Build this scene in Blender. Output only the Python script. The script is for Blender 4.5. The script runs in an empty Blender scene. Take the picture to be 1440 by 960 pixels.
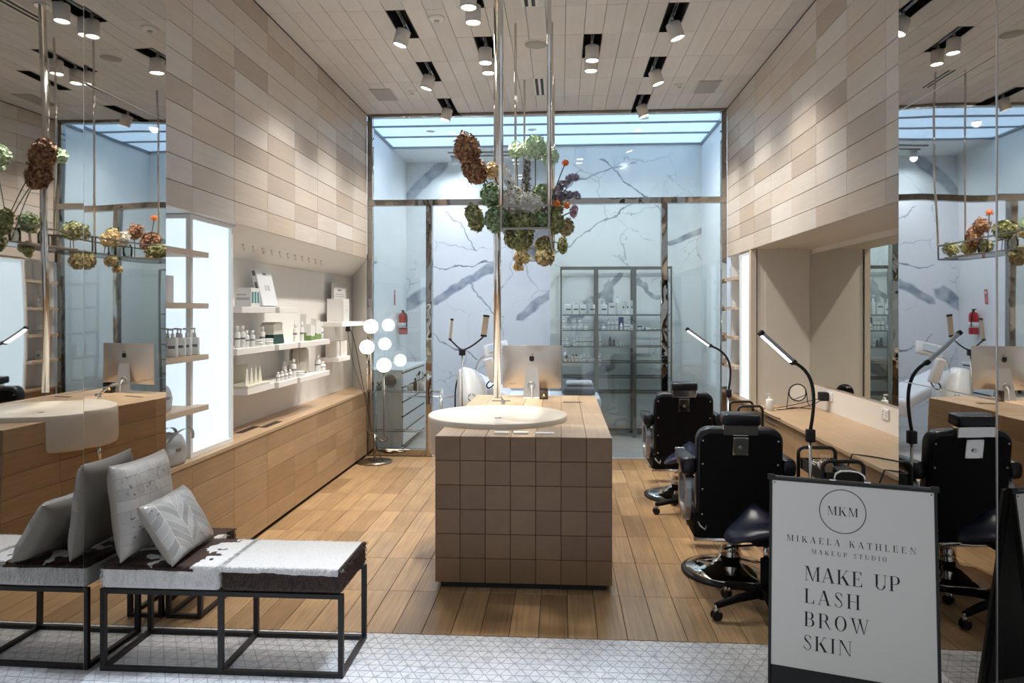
import bpy, bmesh, math, random
from mathutils import Vector, Matrix, Euler
random.seed(7)
S = bpy.context.scene
COL = S.collection
PI = math.pi

# ------------------------------------------------------------ camera, world, exposure
M = 0.1456            # module of panels, planks and tiles
L = 0.5555            # length of one panel
Y0 = 3.635            # shop threshold
XL, XR, YB = -2.15, 1.781, 8.12
ZC = 26 * M           # ceiling
ZW = 15 * M           # underside of the panelled upper walls
F_PX, HOR, VPX, HC = 1040.0, 438.0, 789.0, 1.6
cam_d = bpy.data.cameras.new('camera')
cam = bpy.data.objects.new('camera', cam_d)
COL.objects.link(cam)
cam.location = (0, 0, HC)
cam.rotation_euler = (PI / 2, 0, math.atan((VPX - 720) / F_PX))
cam_d.sensor_width = 36
cam_d.lens = F_PX / 1440 * 36
cam_d.shift_y = (HOR - 480) / 1440
cam_d.clip_start = 0.05
S.camera = cam

S.view_settings.view_transform = 'Standard'
S.view_settings.look = 'None'
S.view_settings.gamma = 1
S.view_settings.use_curve_mapping = False
S.view_settings.exposure = 0.12

W = bpy.data.worlds.new('mall_daylight')
S.world = W
W.use_nodes = True
W.node_tree.nodes['Background'].inputs[0].default_value = (0.88, 0.93, 1.0, 1)
W.node_tree.nodes['Background'].inputs[1].default_value = 0.46
SPOT_W, LUM_E, BOX_E = 112.0, 1.15, 1.0

def lamp(name, kind, loc, energy, color=(1, 1, 1), rot=None, parent=None, **kw):
    d = bpy.data.lights.new(name, kind)
    d.energy = energy
    d.color = color
    for k, v in kw.items():
        setattr(d, k, v)
    o = bpy.data.objects.new(name, d)
    COL.objects.link(o)
    o.location = loc
    if rot: o.rotation_euler = rot
    if parent: o.parent = parent
    return o

sun = lamp('mall_skylight_sun', 'SUN', (0, 2, 6), 2.7, (.80, .89, 1.0), (math.radians(-2), math.radians(17), 0), angle=math.radians(9))

# ------------------------------------------------------------ materials
MATS = {}
def _new(name):
    m = bpy.data.materials.new(name)
    m.use_nodes = True
    nt = m.node_tree
    return m, nt, nt.nodes['Principled BSDF'], nt.nodes, nt.links

def mat(name, col, rough=0.5, metal=0.0, var=0.0, scale=8.0, bump=0.0, emit=None, estr=0.0, coat=0.0, spec=0.5, trans=0.0, ior=1.45, sub=0.0):
    if name in MATS: return MATS[name]
    m, nt, b, N, K = _new(name)
    b.inputs['Base Color'].default_value = (*col, 1)
    b.inputs['Roughness'].default_value = rough
    b.inputs['Metallic'].default_value = metal
    b.inputs['Specular IOR Level'].default_value = spec
    b.inputs['IOR'].default_value = ior
    b.inputs['Transmission Weight'].default_value = trans
    if coat: b.inputs['Coat Weight'].default_value = coat
    if emit:
        b.inputs['Emission Color'].default_value = (*emit, 1)
        b.inputs['Emission Strength'].default_value = estr
    if var or bump:
        tc = N.new('ShaderNodeTexCoord')
        nz = N.new('ShaderNodeTexNoise')
        nz.inputs['Scale'].default_value = scale
        nz.inputs['Detail'].default_value = 5
        K.new(tc.outputs['Object'], nz.inputs['Vector'])
        if var:
            mr = N.new('ShaderNodeMapRange')
            mr.inputs[1].default_value = 0.3; mr.inputs[2].default_value = 0.7
            mr.inputs[3].default_value = 1 - var; mr.inputs[4].default_value = 1 + var
            K.new(nz.outputs['Fac'], mr.inputs[0])
            mx = N.new('ShaderNodeVectorMath'); mx.operation = 'SCALE'
            mx.inputs[0].default_value = col
            K.new(mr.outputs[0], mx.inputs['Scale'])
            K.new(mx.outputs[0], b.inputs['Base Color'])
        if bump:
            bp = N.new('ShaderNodeBump')
            bp.inputs['Strength'].default_value = bump
            bp.inputs['Distance'].default_value = 0.01
            K.new(nz.outputs['Fac'], bp.inputs['Height'])
            K.new(bp.outputs[0], b.inputs['Normal'])
    MATS[name] = m
    return m

def ramp(N, stops):
    r = N.new('ShaderNodeValToRGB')
    e = r.color_ramp.elements
    while len(e) < len(stops): e.new(0.5)
    for i, (p, c) in enumerate(stops):
        e[i].position = p; e[i].color = (*c, 1)
    return r

def wood(name, stops, grain=(60, 2, 60), amt=0.16, rough=0.5, coat=0.0, bump=0.15):
    """planks: tone by object, grain stretched along the plank"""
    m, nt, b, N, K = _new(name)
    oi = N.new('ShaderNodeObjectInfo')
    rp = ramp(N, stops)
    K.new(oi.outputs['Random'], rp.inputs[0])
    tc = N.new('ShaderNodeTexCoord')
    wn = N.new('ShaderNodeTexWhiteNoise'); wn.noise_dimensions = '1D'
    K.new(oi.outputs['Random'], wn.inputs['W'])
    sc = N.new('ShaderNodeVectorMath'); sc.operation = 'SCALE'; sc.inputs['Scale'].default_value = 9
    K.new(wn.outputs['Color'], sc.inputs[0])
    ad = N.new('ShaderNodeVectorMath')
    K.new(tc.outputs['Object'], ad.inputs[0]); K.new(sc.outputs[0], ad.inputs[1])
    mp = N.new('ShaderNodeMapping'); mp.inputs['Scale'].default_value = grain
    K.new(ad.outputs[0], mp.inputs[0])
    nz = N.new('ShaderNodeTexNoise'); nz.inputs['Scale'].default_value = 1.0
    nz.inputs['Detail'].default_value = 6; nz.inputs['Roughness'].default_value = 0.65
    nz.inputs['Distortion'].default_value = 0.4
    K.new(mp.outputs[0], nz.inputs['Vector'])
    n2 = N.new('ShaderNodeTexNoise'); n2.inputs['Scale'].default_value = 3.0
    K.new(ad.outputs[0], n2.inputs['Vector'])
    sm = N.new('ShaderNodeMath'); sm.operation = 'MULTIPLY_ADD'
    K.new(n2.outputs['Fac'], sm.inputs[0]); sm.inputs[1].default_value = 0.5
    K.new(nz.outputs['Fac'], sm.inputs[2])
    mr = N.new('ShaderNodeMapRange')
    mr.inputs[1].default_value = 0.5; mr.inputs[2].default_value = 1.0
    mr.inputs[3].default_value = 1 - amt; mr.inputs[4].default_value = 1 + amt
    K.new(sm.outputs[0], mr.inputs[0])
    mx = N.new('ShaderNodeVectorMath'); mx.operation = 'SCALE'
    K.new(rp.outputs[0], mx.inputs[0]); K.new(mr.outputs[0], mx.inputs['Scale'])
    K.new(mx.outputs[0], b.inputs['Base Color'])
    b.inputs['Roughness'].default_value = rough
    if coat:
        b.inputs['Coat Weight'].default_value = coat
        b.inputs['Coat Roughness'].default_value = 0.25
    bp = N.new('ShaderNodeBump'); bp.inputs['Strength'].default_value = bump; bp.inputs['Distance'].default_value = 0.002
    K.new(nz.outputs['Fac'], bp.inputs['Height']); K.new(bp.outputs[0], b.inputs['Normal'])
    MATS[name] = m
    return m

def glass(name, tint=(0.86, 0.93, 0.91), refl=0.12):
    """thin pane: see-through with a mirror sheen that grows towards grazing angles"""
    m, nt, b, N, K = _new(name)
    N.remove(b)
    out = N['Material Output']
    tr = N.new('ShaderNodeBsdfTransparent'); tr.inputs[0].default_value = (*tint, 1)
    gl = N.new('ShaderNodeBsdfGlossy'); gl.inputs['Roughness'].default_value = 0.0
    fr = N.new('ShaderNodeFresnel'); fr.inputs[0].default_value = 1.45
    ma = N.new('ShaderNodeMath'); ma.operation = 'ADD'; ma.inputs[1].default_value = refl; ma.use_clamp = True
    K.new(fr.outputs[0], ma.inputs[0])
    mx = N.new('ShaderNodeMixShader')
    K.new(ma.outputs[0], mx.inputs[0]); K.new(tr.outputs[0], mx.inputs[1]); K.new(gl.outputs[0], mx.inputs[2])
    K.new(mx.outputs[0], out.inputs[0])
    MATS[name] = m
    return m

def marble(name, base, vein, veins=(), plane='xz', fine=0.55, rough=0.12):
    """white marble; veins = polylines in object space: ((a, b), (a, b), width, wobble)"""
    m, nt, b, N, K = _new(name)
    tc = N.new('ShaderNodeTexCoord')
    def math2(op, a, c=None, clamp=False):
        n = N.new('ShaderNodeMath'); n.operation = op; n.use_clamp = clamp
        for i, v in enumerate((a, c)):
            if v is None: continue
            if isinstance(v, (int, float)): n.inputs[i].default_value = v
            else: K.new(v, n.inputs[i])
        return n.outputs[0]
    nz = N.new('ShaderNodeTexNoise'); nz.inputs['Scale'].default_value = 2.6; nz.inputs['Detail'].default_value = 6
    K.new(tc.outputs['Object'], nz.inputs['Vector'])
    # distortion vector
    sb = N.new('ShaderNodeVectorMath'); sb.operation = 'SUBTRACT'; sb.inputs[1].default_value = (0.5, 0.5, 0.5)
    K.new(nz.outputs['Color'], sb.inputs[0])
    sc = N.new('ShaderNodeVectorMath'); sc.operation = 'SCALE'; sc.inputs['Scale'].default_value = 0.42
    K.new(sb.outputs[0], sc.inputs[0])
    ad = N.new('ShaderNodeVectorMath')
    K.new(tc.outputs['Object'], ad.inputs[0]); K.new(sc.outputs[0], ad.inputs[1])
    # fine web of veins: edges of distorted cells
    vo = N.new('ShaderNodeTexVoronoi'); vo.feature = 'DISTANCE_TO_EDGE'; vo.inputs['Scale'].default_value = 1.1
    K.new(ad.outputs[0], vo.inputs['Vector'])
    n3 = N.new('ShaderNodeTexNoise'); n3.inputs['Scale'].default_value = 1.7; n3.inputs['Detail'].default_value = 3
    K.new(tc.outputs['Object'], n3.inputs['Vector'])
    w = math2('MULTIPLY', math2('SUBTRACT', n3.outputs['Fac'], 0.42, True), 0.05)
    w = math2('ADD', w, 0.0012)
    f1 = math2('SUBTRACT', 1.0, math2('DIVIDE', vo.outputs['Distance'], w), True)
    f1 = math2('MULTIPLY', f1, fine)
    cl = math2('MULTIPLY', math2('SUBTRACT', n3.outputs['Fac'], 0.5, True), 0.5)
    fac = math2('ADD', f1, cl, True)
    if veins:
        sp = N.new('ShaderNodeSeparateXYZ'); K.new(tc.outputs['Object'], sp.inputs[0])
        U = sp.outputs['XYZ'.index(plane[0].upper())]; V = sp.outputs['XYZ'.index(plane[1].upper())]
        sp2 = N.new('ShaderNodeSeparateXYZ'); K.new(sc.outputs[0], sp2.inputs[0])
        n4 = N.new('ShaderNodeTexNoise'); n4.inputs['Scale'].default_value = 6.0; n4.inputs['Detail'].default_value = 8
        K.new(tc.outputs['Object'], n4.inputs['Vector'])
        for (a, c, wd, wob) in veins:
            dx, dy = c[0] - a[0], c[1] - a[1]; ln = math.hypot(dx, dy); dx /= ln; dy /= ln
            u = math2('ADD', math2('SUBTRACT', U, a[0]), math2('MULTIPLY', sp2.outputs[0], wob))
            v = math2('ADD', math2('SUBTRACT', V, a[1]), math2('MULTIPLY', sp2.outputs[1], wob))
            t = math2('ADD', math2('MULTIPLY', u, dx), math2('MULTIPLY', v, dy))
            p = math2('ABSOLUTE', math2('SUBTRACT', math2('MULTIPLY', v, dx), math2('MULTIPLY', u, dy)))
            e = math2('MAXIMUM', math2('SUBTRACT', t, ln), math2('MULTIPLY', t, -1.0))
            e = math2('MAXIMUM', e, 0.0)
            dd = math2('ADD', p, e)
            q = math2('DIVIDE', dd, wd)
            q = math2('SUBTRACT', 1.3, q)
            q = math2('MULTIPLY', q, 2.2, True)
            rim = math2('ADD', math2('MULTIPLY', n4.outputs['Fac'], 1.5), -0.05)
            fac = math2('MAXIMUM', fac, math2('MULTIPLY', q, rim, True))
    mx = N.new('ShaderNodeMix'); mx.data_type = 'RGBA'
    mx.inputs[6].default_value = (*base, 1); mx.inputs[7].default_value = (*vein, 1)
    K.new(fac, mx.inputs[0])
    K.new(mx.outputs[2], b.inputs['Base Color'])
    b.inputs['Roughness'].default_value = rough
    MATS[name] = m
    return m

# ------------------------------------------------------------ mesh builder
class MB:
    def __init__(s):
        s.v, s.f, s.sm = [], [], []
    def add(s, verts, faces, smooth=False):
        n = len(s.v)
        s.v += [Vector(p) for p in verts]
        s.f += [tuple(i + n for i in f) for f in faces]
        s.sm += [smooth] * len(faces)
        return s
    def xf(s, mtx, start=0):
        for i in range(start, len(s.v)): s.v[i] = mtx @ s.v[i]
        return s
    def box(s, a, b):
        (x0, y0, z0), (x1, y1, z1) = a, b
        return s.add([(x0, y0, z0), (x1, y0, z0), (x1, y1, z0), (x0, y1, z0), (x0, y0, z1), (x1, y0, z1), (x1, y1, z1), (x0, y1, z1)],
                     [(0, 3, 2, 1), (4, 5, 6, 7), (0, 1, 5, 4), (1, 2, 6, 5), (2, 3, 7, 6), (3, 0, 4, 7)])
    def cbox(s, c, d):
        return s.box([c[i] - d[i] / 2 for i in range(3)], [c[i] + d[i] / 2 for i in range(3)])
    def rbox(s, a, b, r=0.01, seg=2):
        """box with rounded edges"""
        bm = bmesh.new()
        bmesh.ops.create_cube(bm, size=1)
        for v in bm.verts:
            v.co = Vector([(a[i] + b[i]) / 2 + v.co[i] * (b[i] - a[i]) for i in range(3)])
        r = min(r, *(abs(b[i] - a[i]) * 0.49 for i in range(3)))
        bmesh.ops.bevel(bm, geom=bm.edges[:], offset=r, segments=seg, affect='EDGES', profile=0.5)
        return s.bm(bm, seg > 1)
    def bm(s, bm, smooth=False):
        bm.verts.index_update()
        s.add([v.co.copy() for v in bm.verts], [[v.index for v in f.verts] for f in bm.faces], smooth)
        bm.free()
        return s
    def cyl(s, p, q, r, r2=None, n=16, caps=True):
        p, q = Vector(p), Vector(q)
        r2 = r if r2 is None else r2
        ax = (q - p).normalized()
        u = ax.orthogonal().normalized(); w = ax.cross(u)
        vs = []
        for c, rr in ((p, r), (q, r2)):
            for i in range(n):
                t = 2 * PI * i / n
                vs.append(c + u * (rr * math.cos(t)) + w * (rr * math.sin(t)))
        s.add(vs, [(i, (i + 1) % n, n + (i + 1) % n, n + i) for i in range(n)], True)
        if caps: s.add(vs, [tuple(range(n - 1, -1, -1)), tuple(range(n, 2 * n))])
        return s
    def tube(s, pts, r, n=10, closed=False, caps=True, flat=None):
        P = [Vector(p) for p in pts]
        k = len(P)
        rr = r if isinstance(r, (list, tuple)) else [r] * k
        vs = []; u = None
        for i in range(k):
            if closed: t = P[(i + 1) % k] - P[i - 1]
            else: t = P[min(i + 1, k - 1)] - P[max(i - 1, 0)]
            t.normalize()
            if u is None: u = t.orthogonal().normalized()
            u = (u - t * u.dot(t)).normalized(); w = t.cross(u)
            for j in range(n):
                a = 2 * PI * j / n
                vs.append(P[i] + u * (rr[i] * math.cos(a)) + w * (rr[i] * math.sin(a)))
        fs = []
        for i in range(k if closed else k - 1):
            a, b = i * n, ((i + 1) % k) * n
            fs += [(a + j, a + (j + 1) % n, b + (j + 1) % n, b + j) for j in range(n)]
        s.add(vs, fs, True)
        if caps and not closed:
            s.add(vs[:n], [tuple(range(n - 1, -1, -1))]); s.add(vs[-n:], [tuple(range(n))])
        return s
    def lathe(s, prof, n=24, c=(0, 0, 0), smooth=True, sx=1.0, sy=1.0):
        vs, fs = [], []
        for (r, z) in prof:
            for i in range(n):
                t = 2 * PI * i / n
                vs.append((c[0] + r * sx * math.cos(t), c[1] + r * sy * math.sin(t), c[2] + z))
        for k in range(len(prof) - 1):
            for i in range(n):
                j = (i + 1) % n
                fs.append((k * n + i, k * n + j, (k + 1) * n + j, (k + 1) * n + i))
        s.add(vs, fs, smooth)
        if prof[0][0] > 1e-5: s.add(vs[:n], [tuple(range(n - 1, -1, -1))])
        if prof[-1][0] > 1e-5: s.add(vs[-n:], [tuple(range(n))])
        return s
    def sphere(s, c, r, n=16, m=10, sx=1, sy=1, sz=1):
        bm = bmesh.new()
        bmesh.ops.create_uvsphere(bm, u_segments=n, v_segments=m, radius=r)
        for v in bm.verts: v.co = Vector((c[0] + v.co.x * sx, c[1] + v.co.y * sy, c[2] + v.co.z * sz))
        return s.bm(bm, True)
    def prism(s, poly, lo, hi, axis='z'):
        """polygon extruded along an axis; the polygon gives the two other coordinates in order"""
        def p3(a, b, h):
            return {'z': (a, b, h), 'y': (a, h, b), 'x': (h, a, b)}[axis]
        n = len(poly)
        vs = [p3(a, b, lo) for a, b in poly] + [p3(a, b, hi) for a, b in poly]
        fs = [tuple(range(n - 1, -1, -1)), tuple(range(n, 2 * n))] + [(i, (i + 1) % n, n + (i + 1) % n, n + i) for i in range(n)]
        return s.add(vs, fs)
    def mesh(s, name, fix=True):
        me = bpy.data.meshes.new(name)
        me.from_pydata([tuple(v) for v in s.v], [], s.f)
        me.polygons.foreach_set('use_smooth', s.sm)
        if fix:
            bm = bmesh.new(); bm.from_mesh(me)
            bmesh.ops.remove_doubles(bm, verts=bm.verts, dist=1e-5)
            bmesh.ops.recalc_face_normals(bm, faces=bm.faces)
            bm.to_mesh(me); bm.free()
        return me
    def build(s, name, material, parent=None, loc=(0, 0, 0), fix=True, **props):
        o = bpy.data.objects.new(name, s.mesh(name, fix))
        o.data.materials.append(material)
        COL.objects.link(o)
        o.location = loc
        if parent: o.parent = parent
        for k, v in props.items(): o[k] = v
        return o

def share(o, loc, parent=None, rot=None, name=None):
    """another object with the same mesh"""
    c = o.copy()
    COL.objects.link(c)
    c.location = loc
    if parent: c.parent = parent
    if rot: c.rotation_euler = rot
    return c

def thing(name, label, cat, loc=(0, 0, 0), rotz=0, group=None):
    o = bpy.data.objects.new(name, None)
    COL.objects.link(o)
    o.empty_display_size = 0.1
    o.location = loc; o.rotation_euler = (0, 0, rotz)
    o['label'] = label; o['category'] = cat
    if group: o['group'] = group
    return o

def tag(o, label, cat, group=None):
    o['label'] = label; o['category'] = cat
    if group: o['group'] = group
    return o

def struct(o):
    o['kind'] = 'structure'
    return o

def copy_tree(o, parent=None):
    c = o.copy(); COL.objects.link(c)
    if parent: c.parent = parent
    for ch in list(o.children): copy_tree(ch, c)
    return c

def ray(px, py):
    th = math.atan((VPX - 720) / F_PX); c, s = math.cos(th), math.sin(th)
    a = (px - 720) / F_PX; b = -(py - HOR) / F_PX
    return Vector((a * c - s, a * s + c, b))

def text_mesh(body, size, extrude=0.0006, font=None, spacing=1.0, align='CENTER'):
    cu = bpy.data.curves.new('lettering', 'FONT')
    cu.body = body; cu.size = size; cu.extrude = extrude
    cu.align_x = align; cu.align_y = 'CENTER'; cu.space_character = spacing
    cu.resolution_u = 4
    o = bpy.data.objects.new('lettering', cu)
    COL.objects.link(o)
    dg = bpy.context.evaluated_depsgraph_get()
    me = bpy.data.meshes.new_from_object(o.evaluated_get(dg))
    bpy.data.objects.remove(o); bpy.data.curves.remove(cu)
    return me

# shared materials
white = mat('white_paint', (0.80, 0.79, 0.77), 0.5, var=0.02)
black = mat('black_matt', (0.012, 0.012, 0.013), 0.55)
chrome = mat('chrome', (0.78, 0.77, 0.75), 0.08, 1.0)
steel = mat('brushed_steel', (0.55, 0.53, 0.50), 0.28, 1.0, var=0.05, scale=30)
oak_pale = wood('limed_oak', [(0, (.55, .46, .375)), (.12, (.44, .37, .305)), (.3, (.59, .525, .46)), (.55, (.63, .585, .54)), (.8, (.57, .475, .38)), (1, (.65, .62, .59))], grain=(40, 2.2, 45), amt=.07, rough=.55)
oak_warm = wood('honey_oak', [(0, (.30, .185, .092)), (.3, (.35, .222, .118)), (.6, (.39, .255, .14)), (1, (.325, .205, .106))], grain=(40, 2.0, 55), amt=.16, rough=.45)
oak_floor = wood('oak_floorboards', [(0, (.27, .16, .075)), (.25, (.38, .235, .115)), (.5, (.43, .275, .14)), (.75, (.32, .20, .10)), (1, (.49, .33, .18))], grain=(70, 2.2, 40), amt=.32, rough=.36, coat=.15)
oak_top = wood('oak_worktop', [(0, (.47, .325, .20)), (1, (.53, .38, .245))], grain=(45, 1.6, 45), amt=.14, rough=.4)
ceil_oak = wood('limed_ceiling_boards', [(0, (.64, .635, .625)), (.4, (.70, .695, .685)), (.7, (.73, .725, .72)), (1, (.65, .64, .625))], grain=(40, 2.2, 40), amt=.05, rough=.6)
# ============================================================ the setting
rows = [Y0 + L * k for k in range(9)]
G = 0.0016   # half a joint

def plank_mesh(name, dx, dy, dz, bev=0.0012):
    m = MB(); m.rbox((-dx / 2, -dy / 2, -dz), (dx / 2, dy / 2, 0), bev, 1)
    for i in range(len(m.sm)): m.sm[i] = False
    return m.mesh(name)

def place(mesh, name, material, parent, loc, rot=None):
    o = bpy.data.objects.new(name, mesh)
    if not mesh.materials: mesh.materials.append(material)
    COL.objects.link(o); o.parent = parent; o.location = loc
    if rot: o.rotation_euler = rot
    return o

# floor: slab and oak boards laid in one square grid
fl = struct(MB().box((XL - 0.4, Y0, -0.08), (XR + 0.7, YB, -0.006)).build('floor', mat('dark_joint', (.10, .06, .035), .8)))
pm = plank_mesh('plank', M - 2 * G, L - 2 * G, 0.02)
for r in range(8):
    for k in range(27):
        place(pm, 'plank', oak_floor, fl, (XL + M * (k + .5), Y0 + L * (r + .5), random.uniform(-.0006, .0006)))
pm2 = plank_mesh('plank', 0.5, L - 2 * G, 0.02)
for r in range(8):
    place(pm2, 'plank', oak_floor, fl, (XR + .265, Y0 + L * (r + .5), 0))

# mosaic floor in front of the shop
mos = marble('mosaic_marble', (.74, .76, .80), (.42, .44, .48), fine=.3, rough=.3)
def mosaic_mat():
    m, nt, b, N, K = _new('mosaic_tile')
    oi = N.new('ShaderNodeObjectInfo'); tc = N.new('ShaderNodeTexCoord')
    nz = N.new('ShaderNodeTexNoise'); nz.inputs['Scale'].default_value = 22; nz.inputs['Detail'].default_value = 6
    wn = N.new('ShaderNodeNewGeometry')
    K.new(wn.outputs['Position'], nz.inputs['Vector'])
    rp = ramp(N, [(.30, (.46, .47, .50)), (.42, (.66, .67, .70)), (.62, (.74, .745, .765))])
    K.new(nz.outputs['Fac'], rp.inputs[0]); K.new(rp.outputs[0], b.inputs['Base Color'])
    b.inputs['Roughness'].default_value = .32
    return m
mosm = mosaic_mat()
MX0, MX1, MY0 = -2.75, 2.35, 2.45
ent = struct(MB().box((-14, -9, -0.08), (14, Y0 - .004, -0.0025)).build('floor_entrance', mat('mosaic_grout', (.44, .43, .43), .8, var=.08)))
tw, thh = 0.0635, 0.055
def tri(up):
    g = 0.0022
    h = thh - 2 * g; w = (tw - 4 * g) / 2
    p = [(-w, -h / 2), (w, -h / 2), (0, h / 2)] if up else [(-w, h / 2), (0, -h / 2), (w, h / 2)]
    return p
def tri_add(mb, up, x, y):
    p = tri(up); n = len(mb.v)
    mb.prism([(a + x, b + y) for a, b in p], -.003, 0.0)
tm = {}
for up in (0, 1):
    mb = MB(); tri_add(mb, up, 0, 0); tm[up] = mb.mesh('tile'); tm[up].materials.append(mosm)
cells = []
ny = int((Y0 - .004 - MY0) / thh)
for j in range(ny):
    y = Y0 - .004 - thh * (j + .5)
    off = (j % 2) * tw / 2
    for i in range(int((MX1 - MX0) / tw) * 2):
        x = MX0 + off + tw / 2 * i
        cells.append((x, y, (i + 0) % 2))
def shows(c):      # the tiles that show largest: on the open strip between bench and sign
    x, y, _ = c
    return -1.0 < x < 0.95 and y > 3.22
near = sorted([c for c in cells if shows(c)], key=lambda c: (c[1] - 3.1) ** 2 + .08 * c[0] ** 2)[:300]
ns = set(near)
for (x, y, up) in near: place(tm[up], 'tile', mosm, ent, (x, y, 0))
mb = MB()
for c in cells:
    if c not in ns: tri_add(mb, c[2], c[0], c[1])
mb.build('tile_field', mosm, ent, fix=False, kind='stuff')

# ceiling: boards in the same grid, some left out for the recessed light tracks
SLOTS = []      # (column, row)
def cell_of(px, py):
    r = ray(px, py); t = (ZC - HC) / r.z
    return int((r.x * t - XL) / M), int((r.y * t - Y0) / L)
for p in ((566, 36), (606, 102), (632, 150), (668, 8), (690, 70), (832, 65), (944, 24), (914, 94), (898, 147)):
    SLOTS.append(cell_of(*p))
print('slots', SLOTS)
ce = struct(MB().box((XL - .6, Y0 - .05, ZC + .16), (XR + .8, YB + .1, ZC + .24)).build('ceiling', black))
cm = plank_mesh('ceiling_board', M - 2 * G, L - 2 * G, 0.02)
for r in range(8):
    for k in range(27):
        if (k, r) in SLOTS: continue
        place(cm, 'ceiling_board', ceil_oak, ce, (XL + M * (k + .5), Y0 + L * (r + .5), ZC + random.uniform(-.0008, .0008)), (PI, 0, 0))

# side walls: limed oak panels above the niches
def side_wall(name, X, sgn, cols, bed):
    w = struct(MB().box((X - .35 if sgn > 0 else X + .012, Y0 + .1, ZW + .004), (X - .012 if sgn > 0 else X + .35, YB, ZC + .1)).build(name, bed))
    # panels: thickness towards the room
    wm = plank_mesh('wall_panel', M - 2.4 * G, L - 1.4 * G, .016)
    for r in range(11):
        for k in range(cols[0], cols[1]):
            y0 = Y0 + .1 if k == 0 else 0
            place(wm, 'panel', oak_pale, w, (X + sgn * random.uniform(0, .0012), Y0 + L * (k + .5), ZW + M * (r + .5)), (0, sgn * PI / 2, 0))
    return w
bed = mat('panel_gap', (.13, .09, .06), .8)
wl = side_wall('wall_left', XL, 1, (0, 8), bed)
wr = side_wall('wall_right', XR, -1, (0, 8), bed)
# dark shadow gap between wall and ceiling
for n_, x0, x1 in (('trim_1', XL - .012, XL + .004), ('trim_2', XR - .004, XR + .012)):
    struct(MB().box((x0, Y0, ZC - .010), (x1, YB, ZC - .002)).build(n_, black))

# mirror clad columns either side of the entrance
def mirror_mat(name, amt=.10, sc=1.3, col=(.56, .55, .53)):
    m, nt, b, N, K = _new(name)
    b.inputs['Base Color'].default_value = (*col, 1)
    b.inputs['Metallic'].default_value = 1; b.inputs['Roughness'].default_value = 0.015
    tc = N.new('ShaderNodeTexCoord'); nz = N.new('ShaderNodeTexNoise')
    nz.inputs['Scale'].default_value = sc; nz.inputs['Detail'].default_value = .5
    K.new(tc.outputs['Object'], nz.inputs['Vector'])
    bp = N.new('ShaderNodeBump'); bp.inputs['Strength'].default_value = amt; bp.inputs['Distance'].default_value = .05
    K.new(nz.outputs['Fac'], bp.inputs['Height']); K.new(bp.outputs[0], b.inputs['Normal'])
    return m
mir = mirror_mat('polished_steel_cladding')
def column(name, X, sgn, yend, yseam):
    c = struct(MB().box((X - .3 if sgn > 0 else X + .006, 1.2, 0), (X - .006 if sgn > 0 else X + .3, yend - .006, ZC + .1)).build(name, mat('column_core', (.05, .05, .05), .6)))
    zs = [0.0, 1.255, 2.60, ZC]
    ys = [1.2, yseam, yend]
    for j in range(2):
        for i in range(3):
            a, b_ = ys[j] + .001, ys[j + 1] - .001
            mb = MB().box((-.004, a - (a + b_) / 2, zs[i] + .001), (.004, b_ - (a + b_) / 2, zs[i + 1] - .001))
            o = mb.build('mirror_panel', mir, c, (X, (a + b_) / 2, 0))
            o.rotation_euler = (0, 0, math.radians((-.5, -1.0)[j] if sgn > 0 else .3))
    sx = X + sgn * .005
    for z in zs[1:3]: MB().box((min(sx, sx + sgn * .002), 1.2, z - .002), (max(sx, sx + sgn * .002), yend, z + .002)).build('seam_strip', steel, c)
    MB().box((min(sx, sx + sgn * .006), yseam - .004, 0), (max(sx, sx + sgn * .006), yseam + .004, ZC)).build('seam_strip', steel, c)
    # return of the column towards the wall
    MB().box((X - sgn * .0 - (.2 if sgn > 0 else 0), yend - .005, 0), (X + (0 if sgn > 0 else .2), yend, ZC)).build('mirror_panel', mir, c)
    return c
column('wall_left_column', XL + .07, 1, 3.756, 3.08)
column('wall_right_column', XR - .09, -1, 3.82, 2.98)

# ------------------------------------------------------------ glazed partition to the treatment room
tint = glass('clear_green_glass', (.90, .94, .925), .05)
tintT = glass('transom_glass', (.90, .94, .94), .03)
pchrome = mirror_mat('polished_steel_frame', .5, 5.0, (.40, .38, .35))
part = struct(MB().box((XL, YB - .02, 2.775), (XR, YB + .06, 2.84)).build('wall_partition', pchrome))
def bar(name, a, b, p=part, m=pchrome): return MB().rbox(a, b, .003, 1).build(name, m, p)
bar('post', (XL, YB - .02, 0), (XL + .055, YB + .06, 2.775)); bar('post', (XL, YB - .02, 2.84), (XL + .055, YB + .06, ZC - .03))
bar('post', (XR - .055, YB - .02, 0), (XR, YB + .06, 2.775)); bar('post', (XR - .055, YB - .02, 2.84), (XR, YB + .06, ZC - .03))
bar('post', (-1.49, YB - .03, 0), (-1.425, YB + .07, 2.775)); bar('post', (1.085, YB - .03, 0), (1.15, YB + .07, 2.775))
bar('head_rail', (XL, YB - .02, ZC - .03), (XR, YB + .06, ZC + .02))
bar('sill_rail', (XL + .055, YB - .02, 0), (-1.49, YB + .06, .075)); bar('sill_rail', (1.15, YB - .02, 0), (XR - .055, YB + .06, .075))
def pane(n, x0, x1, z0, z1, y, m=tint):
    return struct(MB().box((x0, y - .004, z0), (x1, y + .004, z1)).build(n, m))
pane('window_1', XL + .055, -1.49, .075, 2.775, YB + .02)
pane('window_2', 1.15, XR - .055, .075, 2.775, YB + .02)
pane('window_3', XL + .055, XR - .055, 2.84, ZC - .03, YB + .02, tintT)
pane('window_4', -.12, 1.085, .012, 2.775, YB + .035)

CT0 = 5 * M - .03
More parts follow.
